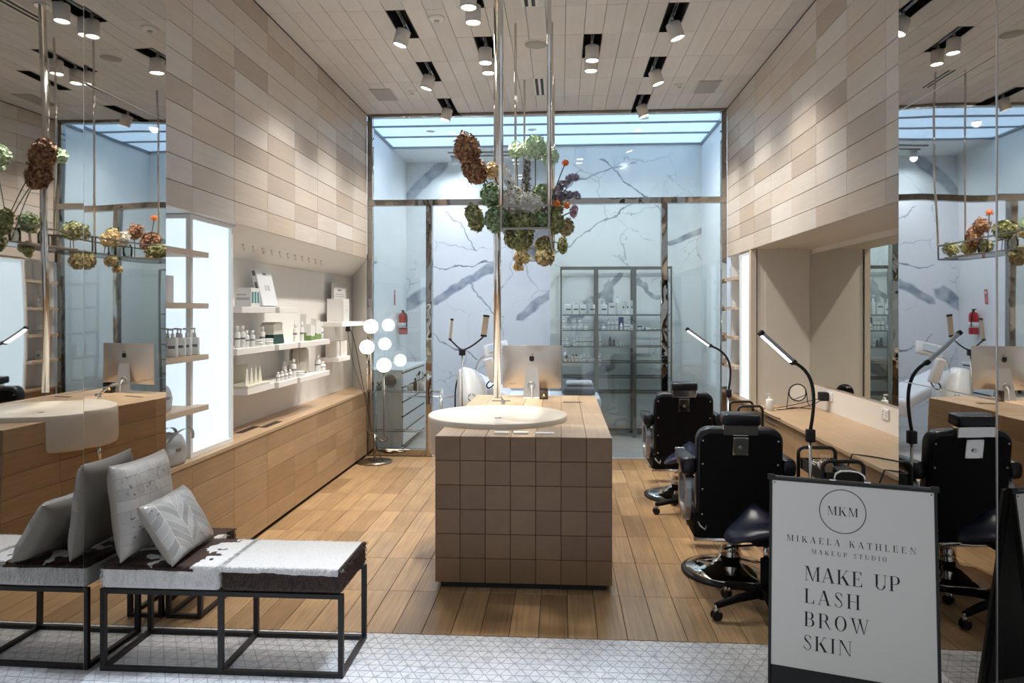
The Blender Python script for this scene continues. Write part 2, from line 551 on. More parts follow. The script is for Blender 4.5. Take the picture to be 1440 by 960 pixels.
# ------------------------------------------------------------ treatment room behind
BX0, BX1, BD1, BD2, BXS = -2.27, 1.84, 9.85, 10.75, -.155
grey = mat('grey_stone_floor', (.42, .41, .39), .35, var=.12, scale=5)
fb = struct(MB().box((BX0 - .1, YB, -.08), (BX1 + .1, BD2 + .1, 0)).build('floor_treatment_room', grey))
vl = [((-2.33, 3.20), (-1.70, 3.79), .075, .35), ((-1.86, 1.76), (-.93, 2.30), .06, .6), ((-.60, 1.54), (-.10, 1.90), .06, .5), ((-2.36, 1.66), (-1.96, 1.88), .085, .4), ((-1.87, 2.26), (-.92, 2.33), .010, .8), ((-1.40, 1.98), (-.90, 1.55), .012, .9), ((-1.9, 1.3), (-1.2, .9), .010, .9), ((-1.7, 3.1), (-1.2, 2.5), .008, .9)]
vr = [((.10, 1.42), (.45, 1.80), .06, .5), ((.45, 1.80), (.80, 2.09), .032, .5), ((.62, 1.98), (.60, 1.60), .06, .5), ((.20, .62), (.66, .91), .065, .4), ((1.41, 2.50), (1.90, 2.68), .035, .3), ((-.15, 2.3), (1.1, 3.1), .010, .9), ((.0, 3.25), (1.0, 3.55), .010, .8), ((.5, 3.6), (1.3, 2.9), .010, .8), ((1.05, 2.05), (1.35, 1.75), .03, .9)]
mw_l = marble('veined_marble_left', (.84, .86, .89), (.20, .25, .34), vl)
mw_r = marble('veined_marble_right', (.82, .84, .83), (.20, .23, .28), vr)
struct(MB().box((BX0 - .1, BD2, 0), (BXS + .1, BD2 + .08, ZC)).build('wall_back_left', mw_l))
struct(MB().box((BXS, BD1, 0), (BX1 + .1, BD1 + .08, ZC + .1)).build('wall_back_right', mw_r))
struct(MB().box((BXS, BD1 + .08, 0), (BXS + .05, BD2, ZC)).build('wall_back_return', mw_r))
bw = mat('bluish_white_wall', (.86, .88, .89), .4, var=.02)
twl = MB().prism([(BX0, 8.315), (BX0, BD2 + .08), (BX0 - .1, BD2 + .08), (BX0 - .1, 8.465)], 0, ZW + .05)
twl.box((BX0 - .1, YB + .06, ZW + .05), (BX0, BD2 + .08, ZC + .1)); twl.prism([(XL, YB + .055), (BX0, 8.315), (BX0 - .1, 8.465), (BX0 - .1, YB + .055)], 0, CT0)
struct(twl.build('wall_treatment_left', bw))
struct(MB().box((BX1, YB + .06, 0), (BX1 + .1, BD1 + .08, ZC + .1)).build('wall_treatment_right', bw))
struct(MB().box((BX0 - .1, BD1, ZC), (BXS + .05, BD2 + .1, ZC + .06)).build('ceiling_bulkhead', bw))
# luminous ceiling: three diffuser strips between dark bars
lumm = mat('luminous_ceiling_skin', (.75, .85, .95), .5, emit=(.48, .69, 1.0), estr=LUM_E)
lc = struct(MB().box((BX0 - .1, YB + .06, ZC + .075), (BX1 + .1, BD1, ZC + .12)).build('ceiling_treatment_room', white))
yy = [YB + .06, 8.72, 9.25, BD1]
for k in range(3):
    MB().box((BX0, yy[k] + .014, ZC + .03), (BX1, yy[k + 1] - .014, ZC + .074)).build('diffuser', lumm, lc)
for y in yy[1:3] + [BD1 - .014]:
    MB().box((BX0, y - .013, ZC + .012), (BX1, y + .013, ZC + .074)).build('divider', mat('grey_divider', (.25, .28, .31), .5), lc)
for x in (BX0 + .0, BX1 - .02):
    MB().box((x, YB + .06, ZC + .0), (x + .02, BD1, ZC + .03)).build('edge_trim', mat('grey_divider', (.25, .28, .31), .5), lc)
# slot diffusers and a spot in the bulkhead
for k, y in enumerate((10.05, 10.28)):
    o = MB().box((-1.55, y, ZC - .012), (-.3, y + .05, ZC - .001)).build('slot_diffuser', mat('dark_grille', (.20, .20, .19), .5))
    tag(o, 'long dark slot air diffuser in the treatment room bulkhead, ' + ('front one of two' if k == 0 else 'rear one of two'), 'vent')

# treatment room: one hanging can, plus flush fill lights added to brighten it
dl_w = mat('downlight_white', (.8, .8, .8), .4)
def downlight(label, x, y, z, w, can=True):  # without a can it is an added fill light
    t = thing('downlight', label, 'ceiling light', (x, y, z), 0, 'treatment room downlights')
    if can: MB().lathe([(.045, 0), (.055, 0), (.055, -.09), (.045, -.09)], 24).build('can', dl_w, t)
    else: MB().lathe([(.045, 0), (.055, 0), (.055, -.004), (.045, -.004)], 24).build('fill_light_ring', dl_w, t)
    h = -.07 if can else .004
    MB().lathe([(0, h), (.045, h), (.045, h - .006), (0, h - .006)], 20).build('bulb', mat('downlight_or_fill_glow', (1, 1, 1), .4, emit=(.9, .95, 1), estr=14), t)
    lamp('downlight_or_fill_lamp', 'SPOT', (x, y, z + (-.1 if can else -.012)), w, (.86, .93, 1.0), None, None, spot_size=math.radians(168), spot_blend=1.0, shadow_soft_size=.05)
downlight('white can downlight under the bulkhead before the diagonal vein', -1.50, 10.40, ZC, 60)
downlight('added flush round fill light over the treatment bed', -.35, 9.0, ZC + .03, 75, False)
downlight('added flush round fill light over the product shelving', .95, 8.55, ZC + .03, 150, False)
downlight('added flush round fill light over the drawer cabinet', -1.6, 9.0, ZC + .03, 60, False)
# ============================================================ helpers for placing on known planes
def onX(px, py, X):
    r = ray(px, py); t = X / r.x; return Vector((X, r.y * t, HC + r.z * t))
def onY(px, py, Y):
    r = ray(px, py); t = Y / r.y; return Vector((r.x * t, Y, HC + r.z * t))
def onZ(px, py, Z):
    r = ray(px, py); t = (Z - HC) / r.z; return Vector((r.x * t, r.y * t, Z))

# ============================================================ left side: counter, niche, light box
NX = -2.45                       # back of the left niche
CT = 5 * M                       # counter height
cpan = plank_mesh('front_panel', M - 2 * G, L - 1.6 * G, .016)
def counter(name, label, X, sgn, y0, rows_, xback, yend):
    t = thing(name, label, 'counter', (X, (y0 + yend) / 2, 0))
    lo, hi = sorted((X - sgn * .014, xback))
    cy = (y0 + yend) / 2
    MB().box((lo - X, y0 - cy, .03), (hi - X, yend - cy, CT - .024)).build('carcass', mat('carcass_dark', (.12, .08, .05), .8), t)
    a, b = sorted((X - sgn * .05, xback))
    MB().box((a - X, y0 - cy, 0), (b - X, yend - cy, .03)).build('plinth', black, t)
    for k in rows_:
        for r in range(5):
            o = place(cpan, 'front_panel', oak_warm, t, (-sgn * random.uniform(0, .001), Y0 + L * (k + .5) - cy, .022 + (CT - .046) / 5 * (r + .5)), (0, sgn * PI / 2, 0))
            o.scale = ((CT - .046) / 5 / M, 1, 1)
    ys_, ye = y0, Y0 + L
    for r in range(5):
        o = place(cpan, 'front_panel', oak_warm, t, (0, (ys_ + ye) / 2 - cy, .022 + (CT - .046) / 5 * (r + .5)), (0, sgn * PI / 2, 0))
        o.scale = ((CT - .046) / 5 / M, (ye - ys_) / L, 1)
    return t
XTRA = []
counter('storage_counter', 'long low oak panelled storage counter under the white display niche', XL, 1, 3.77, range(1, 8), NX - .02, YB)
w1 = MB().prism([(XL + .006, 3.77), (XL + .006, YB - .03), (XL - .02, YB - .03), (NX - .04, 8.62), (NX - .04, 3.77)], CT - .022, CT).build('worktop', oak_top)
tag(w1, 'pale oak worktop along the left counter below the white shelves', 'worktop')
for k, (px, py) in enumerate(((343, 604), (376, 596.5))):
    p = onZ(px, py, CT)
    o = MB().box((-.028, -.16, 0), (.028, .16, .002)).build('cable_slot', mat('slot_dark', (.035, .022, .015), .7), w1, (p.x + .03, p.y, CT))

nich = mat('niche_white', (.80, .785, .755), .55, var=.015)
wn = struct(MB().box((NX - .05, 4.83, CT), (NX, 8.62, 2.0)).build('wall_niche_left', nich))
struct(MB().prism([(XL - .012, ZW), (NX - .05, 1.975), (NX - .05, 2.05), (XL - .012, ZW + .06)], 4.83, 8.62, 'y').build('wall_niche_left_soffit', nich))
struct(MB().prism([(XL - .008, YB - .02), (NX - .03, 8.60), (NX - .03, 8.64), (XL - .008, YB + .03)], CT, ZW + .05).build('wall_niche_left_end', nich))
# coat hooks under the soffit
hk = None
for k in range(11):
    f = k / 10
    p = Vector((-2.30, 5.22 + 1.75 * f, 2.079))
    if hk is None:
        mb = MB().tube([(0, 0, .012), (0, 0, -.01), (0, .004, -.026), (0, .014, -.032), (0, .024, -.026), (0, .026, -.016)], .0024, 6)
        mb.cyl((0, 0, .004), (0, 0, .012), .008, n=10)
        hk = mb.build('coat_hook', steel, None, p); o = hk
    else: o = share(hk, p)
    tag(o, 'small steel hook in the row under the niche soffit', 'hook', 'hooks in the display niche')

# light box
box_em = mat('light_box_skin', (.35, .38, .40), .35, emit=(.66, .86, 1.0), estr=BOX_E)
def light_box(label, X, sgn, y0, y1, z1=ZW - .004):
    t = thing('light_box', label, 'light box', (X, (y0 + y1) / 2, CT + .001))
    h, w, fr = z1 - CT, (y1 - y0) / 2, .028
    d = -sgn * .2
    def b(n, a, c, m): 
        lo = [min(a[i], c[i]) for i in range(3)]; hi = [max(a[i], c[i]) for i in range(3)]
        return MB().box(lo, hi).build(n, m, t)
    b('frame_rail', (0, -w, 0), (d, w, fr), white); b('frame_rail', (0, -w, h - fr), (d, w, h), white)
    b('frame_stile', (0, -w, fr), (d, -w + fr, h - fr), white); b('frame_stile', (0, w - fr, fr), (d, w, h - fr), white)
    b('glowing_panel', (-sgn * .02, -w + fr, fr), (-sgn * .03, w - fr, h - fr), box_em)
    ws = -w if sgn > 0 else w
    b('glowing_side', (-sgn * .03, ws, fr), (d, ws + (-.003 if sgn > 0 else .003), h - fr), mat('light_box_side', (.8, .88, .95), .4, emit=(.72, .88, 1.0), estr=.8))
    b('back_panel', (d, -w, 0), (d - sgn * .02, w, h), white)
    return t
light_box('tall glowing light box panel beside the shelves of pump bottles', -2.195, 1, 4.256, 4.828)

# shelf bay with oak shelves
struct(MB().box((NX - .05, 3.765, CT), (NX, 4.25, ZW + .05)).build('wall_shelf_bay_left', bw))
struct(MB().box((NX, 3.765, CT), (XL - .06, 3.78, ZW)).build('wall_shelf_bay_left_side', bw))
struct(MB().box((NX - .05, 3.77, ZW + .0), (XL - .012, 4.84, ZW + .06)).build('ceiling_shelf_bay_left', bw))
SHZ = [1.955, 1.650, 1.345, 1.043]
oak_shelf = wood('oak_shelf', [(0, (.60, .47, .35)), (1, (.64, .52, .40))], grain=(45, 1.6, 45), amt=.12, rough=.5)
LSH = []
for k, z in enumerate(SHZ):
    pl = [(NX + .002, 3.79), (-2.118, 3.79), (-2.118, 4.325), (-2.193, 4.325), (-2.193, 4.245), (NX + .002, 4.245)]
    o = MB().prism(pl, z - .032, z).build('oak_shelf', oak_shelf)
    tag(o, ['empty topmost oak shelf beside the tall left light box', 'oak shelf carrying a white card beside the left light box', 'oak shelf carrying the row of pump bottles', 'lowest oak shelf carrying a silver bag'][k], 'shelf', 'oak shelves beside the left light box')
    LSH.append(o)

# white display shelves, staggered
sw = mat('shelf_white', (.82, .81, .79), .4)
for (nm, X, y0, y1, z, lab) in (
    ('A', -2.20, 4.976, 5.578, 1.635, 'white wall shelf holding the small teal printed carton'), ('A', -2.17, 5.582, 5.98, 1.635, 'short white wall shelf under the far half of the leaning book'),
    ('B', -2.20, 4.90, 5.565, 1.345, 'white wall shelf holding spray bottles and flat tubs'), ('B', -2.17, 5.575, 5.985, 1.345, 'white wall shelf holding a cream and green pouch'),
    ('B', -2.15, 5.995, 6.77, 1.345, 'white wall shelf holding green tinted cartons'), ('C', -2.20, 5.07, 5.56, 1.055, 'white wall shelf holding folded cream cards'),
    ('C', -2.17, 5.572, 5.97, 1.055, 'white wall shelf holding small dropper bottles in front rows'), ('C', -2.15, 5.985, 6.76, 1.055, 'white wall shelf holding the upright beige pouch'),
    ('D', -2.16, 7.183, 8.06, 1.495, 'highest lit white shelf holding a framed notice'), ('D', -2.26, 7.389, 7.81, 1.13, 'white wall shelf holding tilted white cartons under the framed notice')):
    o = MB().rbox((NX, y0, z - .045), (X, y1, z), .002, 1).build('display_shelf', sw)
    tag(o, lab, 'shelf', 'staggered white display shelves')

# ============================================================ right side: desk niche with mirror
RX = 2.33
counter('makeup_desk', 'long oak panelled desk base along the mirror behind the black chairs', XR + .02, -1, 3.83, range(1, 8), RX + .02, YB)
w2 = MB().box((XR - .006, 3.83, CT - .022), (RX + .04, YB - .03, CT)).build('worktop', oak_top)
tag(w2, 'pale oak desk top below the wide wall mirror', 'worktop')
beige = mat('beige_lacquer', (.66, .61, .55), .45, var=.015)
struct(MB().box((RX + .008, 3.83, CT), (RX + .06, 7.2, ZW + .06)).build('wall_niche_right', mat('warm_white_wall', (.80, .765, .715), .5)))
wm_ = tag(MB().box((RX - .004, 4.0, .945), (RX + .007, 7.085, 2.135)).build('wall_mirror', mat('mirror_glass', (.72, .74, .70), .004, 1.0)), 'wide frameless wall mirror above the oak desk', 'mirror')
struct(MB().box((XR + .012, 3.83, ZW + .0), (RX + .06, 7.1, ZW + .06)).build('ceiling_niche_right', beige))
we = struct(MB().box((XR + .062, 7.10, CT), (RX + .06, 7.16, ZW)).build('wall_niche_right_end', beige))
MB().box((XR + .0, 7.085, CT), (XR + .05, 7.16, ZW)).build('door_jamb', mat('jamb_oak', (.62, .54, .44), .5), we)
MB().box((XR + .05, 7.115, CT), (XR + .062, 7.16, ZW)).build('shadow_gap', black, we)
MB().box((XR + .135, 7.092, CT), (RX, 7.10, ZW - .001)).build('door_panel', beige, we)
# niche lamp trim: two small hooks
for k, x in enumerate((1.98, 2.14)):
    o = MB().tube([(0, 0, .012), (0, 0, -.008), (0, .004, -.022), (0, .014, -.027), (0, .022, -.02)], .0022, 6).build('coat_hook', steel, None, (x, 6.9, ZW - .008))
    tag(o, 'small steel hook under the desk niche soffit', 'hook', 'hooks in the desk niche')

light_box('slim glowing light box panel at the far end of the desk', XR + .012, -1, 7.165, 7.594)
struct(MB().box((2.08, 7.60, CT), (2.12, YB, ZW + .05)).build('wall_shelf_bay_right', bw))
struct(MB().box((XR + .05, YB - .03, CT), (2.1, YB + .02, ZW)).build('wall_shelf_bay_right_end', bw))
struct(MB().box((XR + .012, 7.1, ZW), (2.12, YB, ZW + .06)).build('ceiling_shelf_bay_right', bw))
for k, z in enumerate(SHZ):
    o = MB().box((XR - .03, 7.62, z - .03), (2.078, YB - .035, z)).build('oak_shelf', oak_shelf)
    tag(o, ['empty topmost oak shelf beside the slim right light box', 'oak shelf of blue labelled bottles beside the slim light box', 'oak shelf of teal labelled jars beside the slim light box', 'lowest oak shelf beside the slim right light box'][k], 'shelf', 'oak shelves beside the right light box')

# ============================================================ island
IX0, IX1, IY0, IY1, IZ = -.728, .291, 4.245, 6.37, .88
isl = thing('island_counter', 'oak tiled island counter with a round stone basin in its top', 'counter', (IX0, IY0, 0))
icx, icy = IX0, IY0
BC, BR = (-.425, 4.965), .468      # basin centre and radius
MB().box((.012, .012, .045), (IX1 - IX0 - .012, IY1 - IY0 - .012, IZ - .02)).build('carcass', mat('carcass_dark', (.12, .08, .05), .8), isl)
MB().box((.03, .03, 0), (IX1 - IX0 - .03, IY1 - IY0 - .03, .045)).build('plinth', black, isl)
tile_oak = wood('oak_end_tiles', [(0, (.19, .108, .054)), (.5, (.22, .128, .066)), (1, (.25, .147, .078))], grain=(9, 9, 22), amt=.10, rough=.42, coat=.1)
hT = (IZ - .035) / 6
ftm = plank_mesh('tile', M - 1.6 * G, hT - 1.6 * G, .014, .0016)
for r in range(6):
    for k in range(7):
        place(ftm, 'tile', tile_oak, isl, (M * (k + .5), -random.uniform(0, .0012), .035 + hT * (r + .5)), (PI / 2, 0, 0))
ys = [IY0, 4.745, 5.30, 5.856, IY1]
for j in range(4):
    tmh = plank_mesh('tile', M - 1.4 * G, ys[j + 1] - ys[j] - 1.4 * G, .014, .0012)
    for k in range(7):
        place(tmh, 'tile', oak_top, isl, (M * (k + .5), (ys[j] + ys[j + 1]) / 2 - IY0, IZ + random.uniform(-.0004, .0004)))
    smh = plank_mesh('tile', hT - 1.6 * G, ys[j + 1] - ys[j] - 1.6 * G, .014, .0014)
    for r in range(6):
        place(smh, 'drawer_front', oak_warm, isl, (0, (ys[j] + ys[j + 1]) / 2 - IY0, .035 + hT * (r + .5)), (0, -PI / 2, 0))
        place(smh, 'drawer_front', oak_warm, isl, (IX1 - IX0, (ys[j] + ys[j + 1]) / 2 - IY0, .035 + hT * (r + .5)), (0, PI / 2, 0))
stone = mat('cream_stone', (.66, .60, .52), .35, var=.08, scale=4)
bpr = [(.02, -.225), (BR - .03, -.225), (BR - .012, -.215), (BR - .004, -.19), (BR, -.02), (BR - .001, .020), (BR - .004, .026), (BR - .014, .0265), (BR - .03, .022), (BR - .10, .009), (BR - .24, .001), (.03, -.001), (0, -.001)]
MB().lathe(bpr, 64).build('basin', stone, isl, (BC[0] - IX0, BC[1] - IY0, IZ + .006), label='round cream stone basin overhanging the island side')
MB().lathe([(0, .0), (.022, .0), (.024, .002), (.02, .004), (0, .004)], 20).build('drain', chrome, isl, (BC[0] - IX0, BC[1] - IY0, IZ + .004))
MB().cyl((0, 0, 0), (0, 0, .1), .014, n=12).build('waste_pipe', chrome, isl, (-.86 + .05 - IX0, 4.99 - IY0, .56))
# tap
tp = MB()
tp.cyl((0, 0, 0), (0, 0, .055), .016, n=16); tp.cyl((0, 0, .045), (0, -.04, .05), .011, n=12)
tp_o = tp.build('tap', chrome, isl, (-.437 - IX0, 5.56 - IY0, IZ))
MB().tube([(0, 0, .05), (-.02, .02, .075), (-.05, .06, .115), (-.085, .10, .13), (-.10, .115, .128)], [.008, .008, .008, .009, .007], 10).build('lever', chrome, tp_o)
for k, (px, py) in enumerate(((705, 563.5), (805, 565.5))):
    p = onZ(px, py, IZ)
    MB().box((-.075, -.02, 0), (.075, .02, .002)).build('cable_slot', mat('slot_dark', (.035, .022, .015), .7), isl, (p.x - IX0, p.y - IY0, IZ + .0005))

# ============================================================ ceiling tracks and spot heads
head_m = mat('lamp_grey_white', (.62, .60, .57), .45)
bulb_m = mat('lamp_glow', (1, .95, .88), .4, emit=(1.0, .90, .76), estr=22)
def spot_head(par, x, y, tilt, tdir=1):
    """a can lamp hung from the track, tilted about the Y axis"""
    j = MB()
    j.cyl((x, y, ZC + .05), (x, y, ZC - .012), .012, n=10)
    j.sphere((x, y, ZC - .012), .018, 12, 8)
    h = j.build('lamp_stem', steel, par)
    R = Matrix.Translation((x, y, ZC - .02)) @ Matrix.Rotation(tilt, 4, 'Y')
    can = MB().lathe([(0, -.002), (.05, -.002), (.056, -.008), (.056, -.125), (.051, -.125), (.05, -.108), (.0, -.106)], 24)
    can.xf(R); c = can.build('lamp_can', head_m, par)
    em = MB().lathe([(0, -.118), (.049, -.118), (.049, -.109), (0, -.109)], 20)
    em.xf(R); em.build('bulb', bulb_m, c)
    d = R.to_3x3() @ Vector((0, 0, -1))
    pos = R @ Vector((0, 0, -.13))
    lamp('spot_light', 'SPOT', pos, SPOT_W, (1, .945, .865), Vector((0, 0, -1)).rotation_difference(d).to_euler(), None, spot_size=math.radians(95), spot_blend=.8, shadow_soft_size=.04)
bx = mat('track_black', (.008, .008, .008), .6)
tri_lab = {}
def track(k, r, heads, label):
    x, y = XL + M * (k + .5), Y0 + L * (r + .5)
    t = thing('track_light', label, 'ceiling light', (0, 0, 0), group='recessed track lights')
    w, l = M / 2 - .003, L / 2 - .003
    m = MB()
    m.box((x - w, y - l, ZC + .135), (x + w, y + l, ZC + .145))
    m.box((x - w, y - l, ZC - .0), (x - w + .004, y + l, ZC + .135)); m.box((x + w - .004, y - l, ZC), (x + w, y + l, ZC + .135))
    m.box((x - w, y - l, ZC), (x + w, y - l + .004, ZC + .135)); m.box((x - w, y + l - .004, ZC), (x + w, y + l, ZC + .135))
    m.build('recess', bx, t)
    MB().box((x - .012, y - l + .01, ZC + .03), (x - .004, y + l - .01, ZC + .05)).build('rail', steel, t)
    MB().box((x + .004, y - l + .01, ZC + .03), (x + .012, y + l - .01, ZC + .05)).build('rail', steel, t)
    for (dy, tl) in heads: spot_head(t, x, y + dy, tl)
    return t
TL = []
for (k, r) in SLOTS:
    side = 'left' if k < 13 else 'right'
    if k in (SLOTS[0][0], SLOTS[6][0], SLOTS[7][0], SLOTS[8][0], SLOTS[1][0]):
        lab = 'track light with one lamp tilted to the ' + ('light box wall' if side == 'left' else 'desk wall') + {3: ', entrance end', 5: ', middle one', 7: ', by the glass'}.get(r, '')
        track(k, r, [(.04, math.radians(16 if side == 'left' else -18))], lab)
    else:
        lab = 'track light with two upright lamps on the ' + ('light box' if side == 'left' else 'desk') + ' side' + (', nearer the entrance' if r < 4 else '')
        track(k, r, [(-.08, 0), (.18, 0)], lab)
# ============================================================ cowhide bench and cushions
iron = mat('black_iron', (.015, .013, .013), .45)
def hide(name, expr):
    """cowhide: white and dark brown patches; expr builds the brown mask from (x, y, z, noise)"""
    m, nt, b, N, K = _new(name)
    tc = N.new('ShaderNodeTexCoord'); sp = N.new('ShaderNodeSeparateXYZ'); K.new(tc.outputs['Object'], sp.inputs[0])
    nz = N.new('ShaderNodeTexNoise'); nz.inputs['Scale'].default_value = 5.5; nz.inputs['Detail'].default_value = 3
    K.new(tc.outputs['Object'], nz.inputs['Vector'])
    def op(o, a, c=0.0, clamp=False):
        n = N.new('ShaderNodeMath'); n.operation = o; n.use_clamp = clamp
        for i, v in enumerate((a, c)):
            if isinstance(v, (int, float)): n.inputs[i].default_value = v
            else: K.new(v, n.inputs[i])
        return n.outputs[0]
    fac = expr(op, sp.outputs[0], sp.outputs[1], sp.outputs[2], nz.outputs['Fac'])
    hn = N.new('ShaderNodeTexNoise'); hn.inputs['Scale'].default_value = 260; K.new(tc.outputs['Object'], hn.inputs['Vector'])
    w = ramp(N, [(.3, (.62, .60, .58)), (.7, (.82, .81, .80))]); K.new(hn.outputs['Fac'], w.inputs[0])
    d = ramp(N, [(.3, (.018, .010, .007)), (.75, (.075, .035, .02))]); K.new(hn.outputs['Fac'], d.inputs[0])
    mx = N.new('ShaderNodeMix'); mx.data_type = 'RGBA'
    K.new(fac, mx.inputs[0]); K.new(w.outputs[0], mx.inputs[6]); K.new(d.outputs[0], mx.inputs[7])
    K.new(mx.outputs[2], b.inputs['Base Color']); b.inputs['Roughness'].default_value = .6
    bp = N.new('ShaderNodeBump'); bp.inputs['Strength'].default_value = .5; bp.inputs['Distance'].default_value = .003
    K.new(hn.outputs['Fac'], bp.inputs['Height']); K.new(bp.outputs[0], b.inputs['Normal'])
    return m
def ex_right(op, x, y, z, n):      # white top, brown front side, brown patch on the end
    front = op('MULTIPLY', op('LESS_THAN', y, -.186), op('LESS_THAN', op('ADD', z, op('MULTIPLY', op('SUBTRACT', n, .5), .04)), .086))
    end = op('MULTIPLY', op('GREATER_THAN', x, .255), op('GREATER_THAN', op('ADD', y, op('MULTIPLY', op('SUBTRACT', n, .5), .5)), -.13))
    left = op('LESS_THAN', op('ADD', x, op('MULTIPLY', op('SUBTRACT', n, .5), .2)), -.30)
    return op('MAXIMUM', op('MAXIMUM', front, end), left)
def ex_left(op, x, y, z, n):       # brown top with white patches, white front side
    top = op('GREATER_THAN', op('ADD', z, op('MULTIPLY', op('SUBTRACT', n, .5), .02)), .088)
    p = op('GREATER_THAN', op('ADD', n, op('MULTIPLY', x, -.30)), .44)
    r = op('GREATER_THAN', op('ADD', x, op('MULTIPLY', op('SUBTRACT', n, .5), .55)), .225)
    return op('MULTIPLY', op('MULTIPLY', top, p), op('SUBTRACT', 1.0, r))
def ex_low(op, x, y, z, n):
    return op('GREATER_THAN', op('ADD', n, op('MULTIPLY', op('SUBTRACT', .04, x), .6)), .47)

def hide_seat(par, name, hx, hy, th, m, loc, seed):
    rnd = random.Random(seed)
    mb = MB().rbox((-hx, -hy, 0), (hx, hy, th), .02, 3)
    s_ = mb.build(name, m, par, loc)
    f = MB()
    def hair(p, d, l, w=.0016):
        p = Vector(p); d = Vector(d).normalized(); sd = d.cross(Vector((rnd.uniform(-1, 1), rnd.uniform(-1, 1), rnd.uniform(-1, 1)))).normalized() * w
        f.add([p - sd, p + sd, p + d * l + Vector((0, 0, -l * .25))], [(0, 1, 2)])
    for i in range(2600):                       # lying coat on the top
        x, y = rnd.uniform(-hx, hx) * .98, rnd.uniform(-hy, hy) * .98
        hair((x, y, th - .001), (rnd.uniform(-.3, .5), -1, rnd.uniform(.12, .4)), rnd.uniform(.012, .026))
    for i in range(1700):                       # longer fringe along the edges
        t = rnd.uniform(-1, 1)
        e = rnd.choice((0, 0, 1, 2, 3))
        if e == 0: hair((t * hx, -hy + .012, th - .004), (rnd.uniform(-.4, .4), -1, rnd.uniform(-.2, .5)), rnd.uniform(.014, .032))
        elif e == 1: hair((hx - .012, t * hy, th - .004), (1, rnd.uniform(-.4, .4), rnd.uniform(-.2, .5)), rnd.uniform(.014, .034))
        elif e == 2: hair((-hx + .012, t * hy, th - .004), (-1, rnd.uniform(-.4, .4), rnd.uniform(-.2, .5)), rnd.uniform(.014, .028))
        else: hair((t * hx, hy - .012, th - .004), (rnd.uniform(-.4, .4), 1, rnd.uniform(-.2, .5)), rnd.uniform(.014, .03))
    for i in range(1500):                       # short coat on front and end
        if rnd.random() < .7: hair((rnd.uniform(-hx, hx), -hy + .001, rnd.uniform(.022, th - .01)), (rnd.uniform(-.3, .3), -.5, -1), rnd.uniform(.008, .018))
        else: hair((hx - .001, rnd.uniform(-hy, hy), rnd.uniform(.022, th - .01)), (.5, rnd.uniform(-.3, .3), -1), rnd.uniform(.008, .018))
    f.build('fur', m, s_, fix=False, kind='stuff')
    return s_
bn = thing('bench', 'long cowhide bench on a thin black iron frame', 'bench', (-1.5, 3.368, 0))
bt = .011
xs, ysb = (-.54, 0, .54), (-.19, .19)
for x in xs:
    for y in ysb: MB().box((x - bt, y - bt, 0), (x + bt, y + bt, .365)).build('leg', iron, bn)
    MB().box((x - bt, -.19 + bt, 0), (x + bt, .19 - bt, .02)).build('cross_rail', iron, bn)
for y in ysb:
    for a, b_ in ((-.54, 0), (0, .54)):
        MB().box((a + bt, y - bt, 0), (b_ - bt, y + bt, .02)).build('floor_rail', iron, bn)
        MB().box((a + bt, y - bt, .345), (b_ - bt, y + bt, .365)).build('top_rail', iron, bn)
hide_seat(bn, 'seat_pad', .272, .203, .11, hide('cowhide_brown_top', ex_left), (-.275, 0, .366), 3)
hide_seat(bn, 'seat_pad', .272, .203, .11, hide('cowhide_white_top', ex_right), (.275, 0, .366), 5)

ot = thing('low_footstool', 'low narrow brown cowhide footstool behind the long bench', 'stool', (-1.965, 3.935, 0))
for x in (-.085, .085):
    for y in (-.19, .19): MB().box((x - bt, y - bt, 0), (x + bt, y + bt, .27)).build('leg', iron, ot)
    MB().box((x - bt, -.19 + bt, 0), (x + bt, .19 - bt, .02)).build('floor_rail', iron, ot)
for y in (-.19, .19): MB().box((-.085 + bt, y - bt, 0), (.085 - bt, y + bt, .02)).build('floor_rail', iron, ot)
hide_seat(ot, 'seat_pad', .098, .203, .085, hide('cowhide_low', ex_low), (0, 0, .271), 9)

def cushion_mesh(hx, hy, th, n=22):
    """pillow: pinched corners, full middle; lies in its own XY plane"""
    vs, fs = [], []
    def pt(u, v, s):
        k = max(0.0, (1 - u ** 4) * (1 - v ** 4)) ** .5
        kk = 1 - .07 * (1 - abs(v)) * (abs(u) ** 2) - 0
        x = hx * u * (1 - .055 * (1 - v * v)); y = hy * v * (1 - .055 * (1 - u * u))
        wr = .004 * math.sin(7 * u + 3 * v) * math.sin(5 * v - 2 * u)
        return (x, y, s * (th / 2 * k + .004) + wr * k)
    for s in (1, -1):
        b0 = len(vs)
        for j in range(n + 1):
            for i in range(n + 1): vs.append(pt(2 * i / n - 1, 2 * j / n - 1, s))
        for j in range(n):
            for i in range(n):
                a = b0 + j * (n + 1) + i
                q = (a, a + 1, a + n + 2, a + n + 1)
                fs.append(q if s > 0 else q[::-1])
    m = MB(); m.add(vs, fs, True)
    N_ = (n + 1) ** 2
    edge = [i for i in range(n)] + [n + j * (n + 1) for j in range(n)] + [n * (n + 1) + n - i for i in range(n)] + [(n - j) * (n + 1) for j in range(n)]
    m.add(vs, [(edge[k], edge[(k + 1) % len(edge)], edge[(k + 1) % len(edge)] + N_, edge[k] + N_) for k in range(len(edge))], True)
    return m
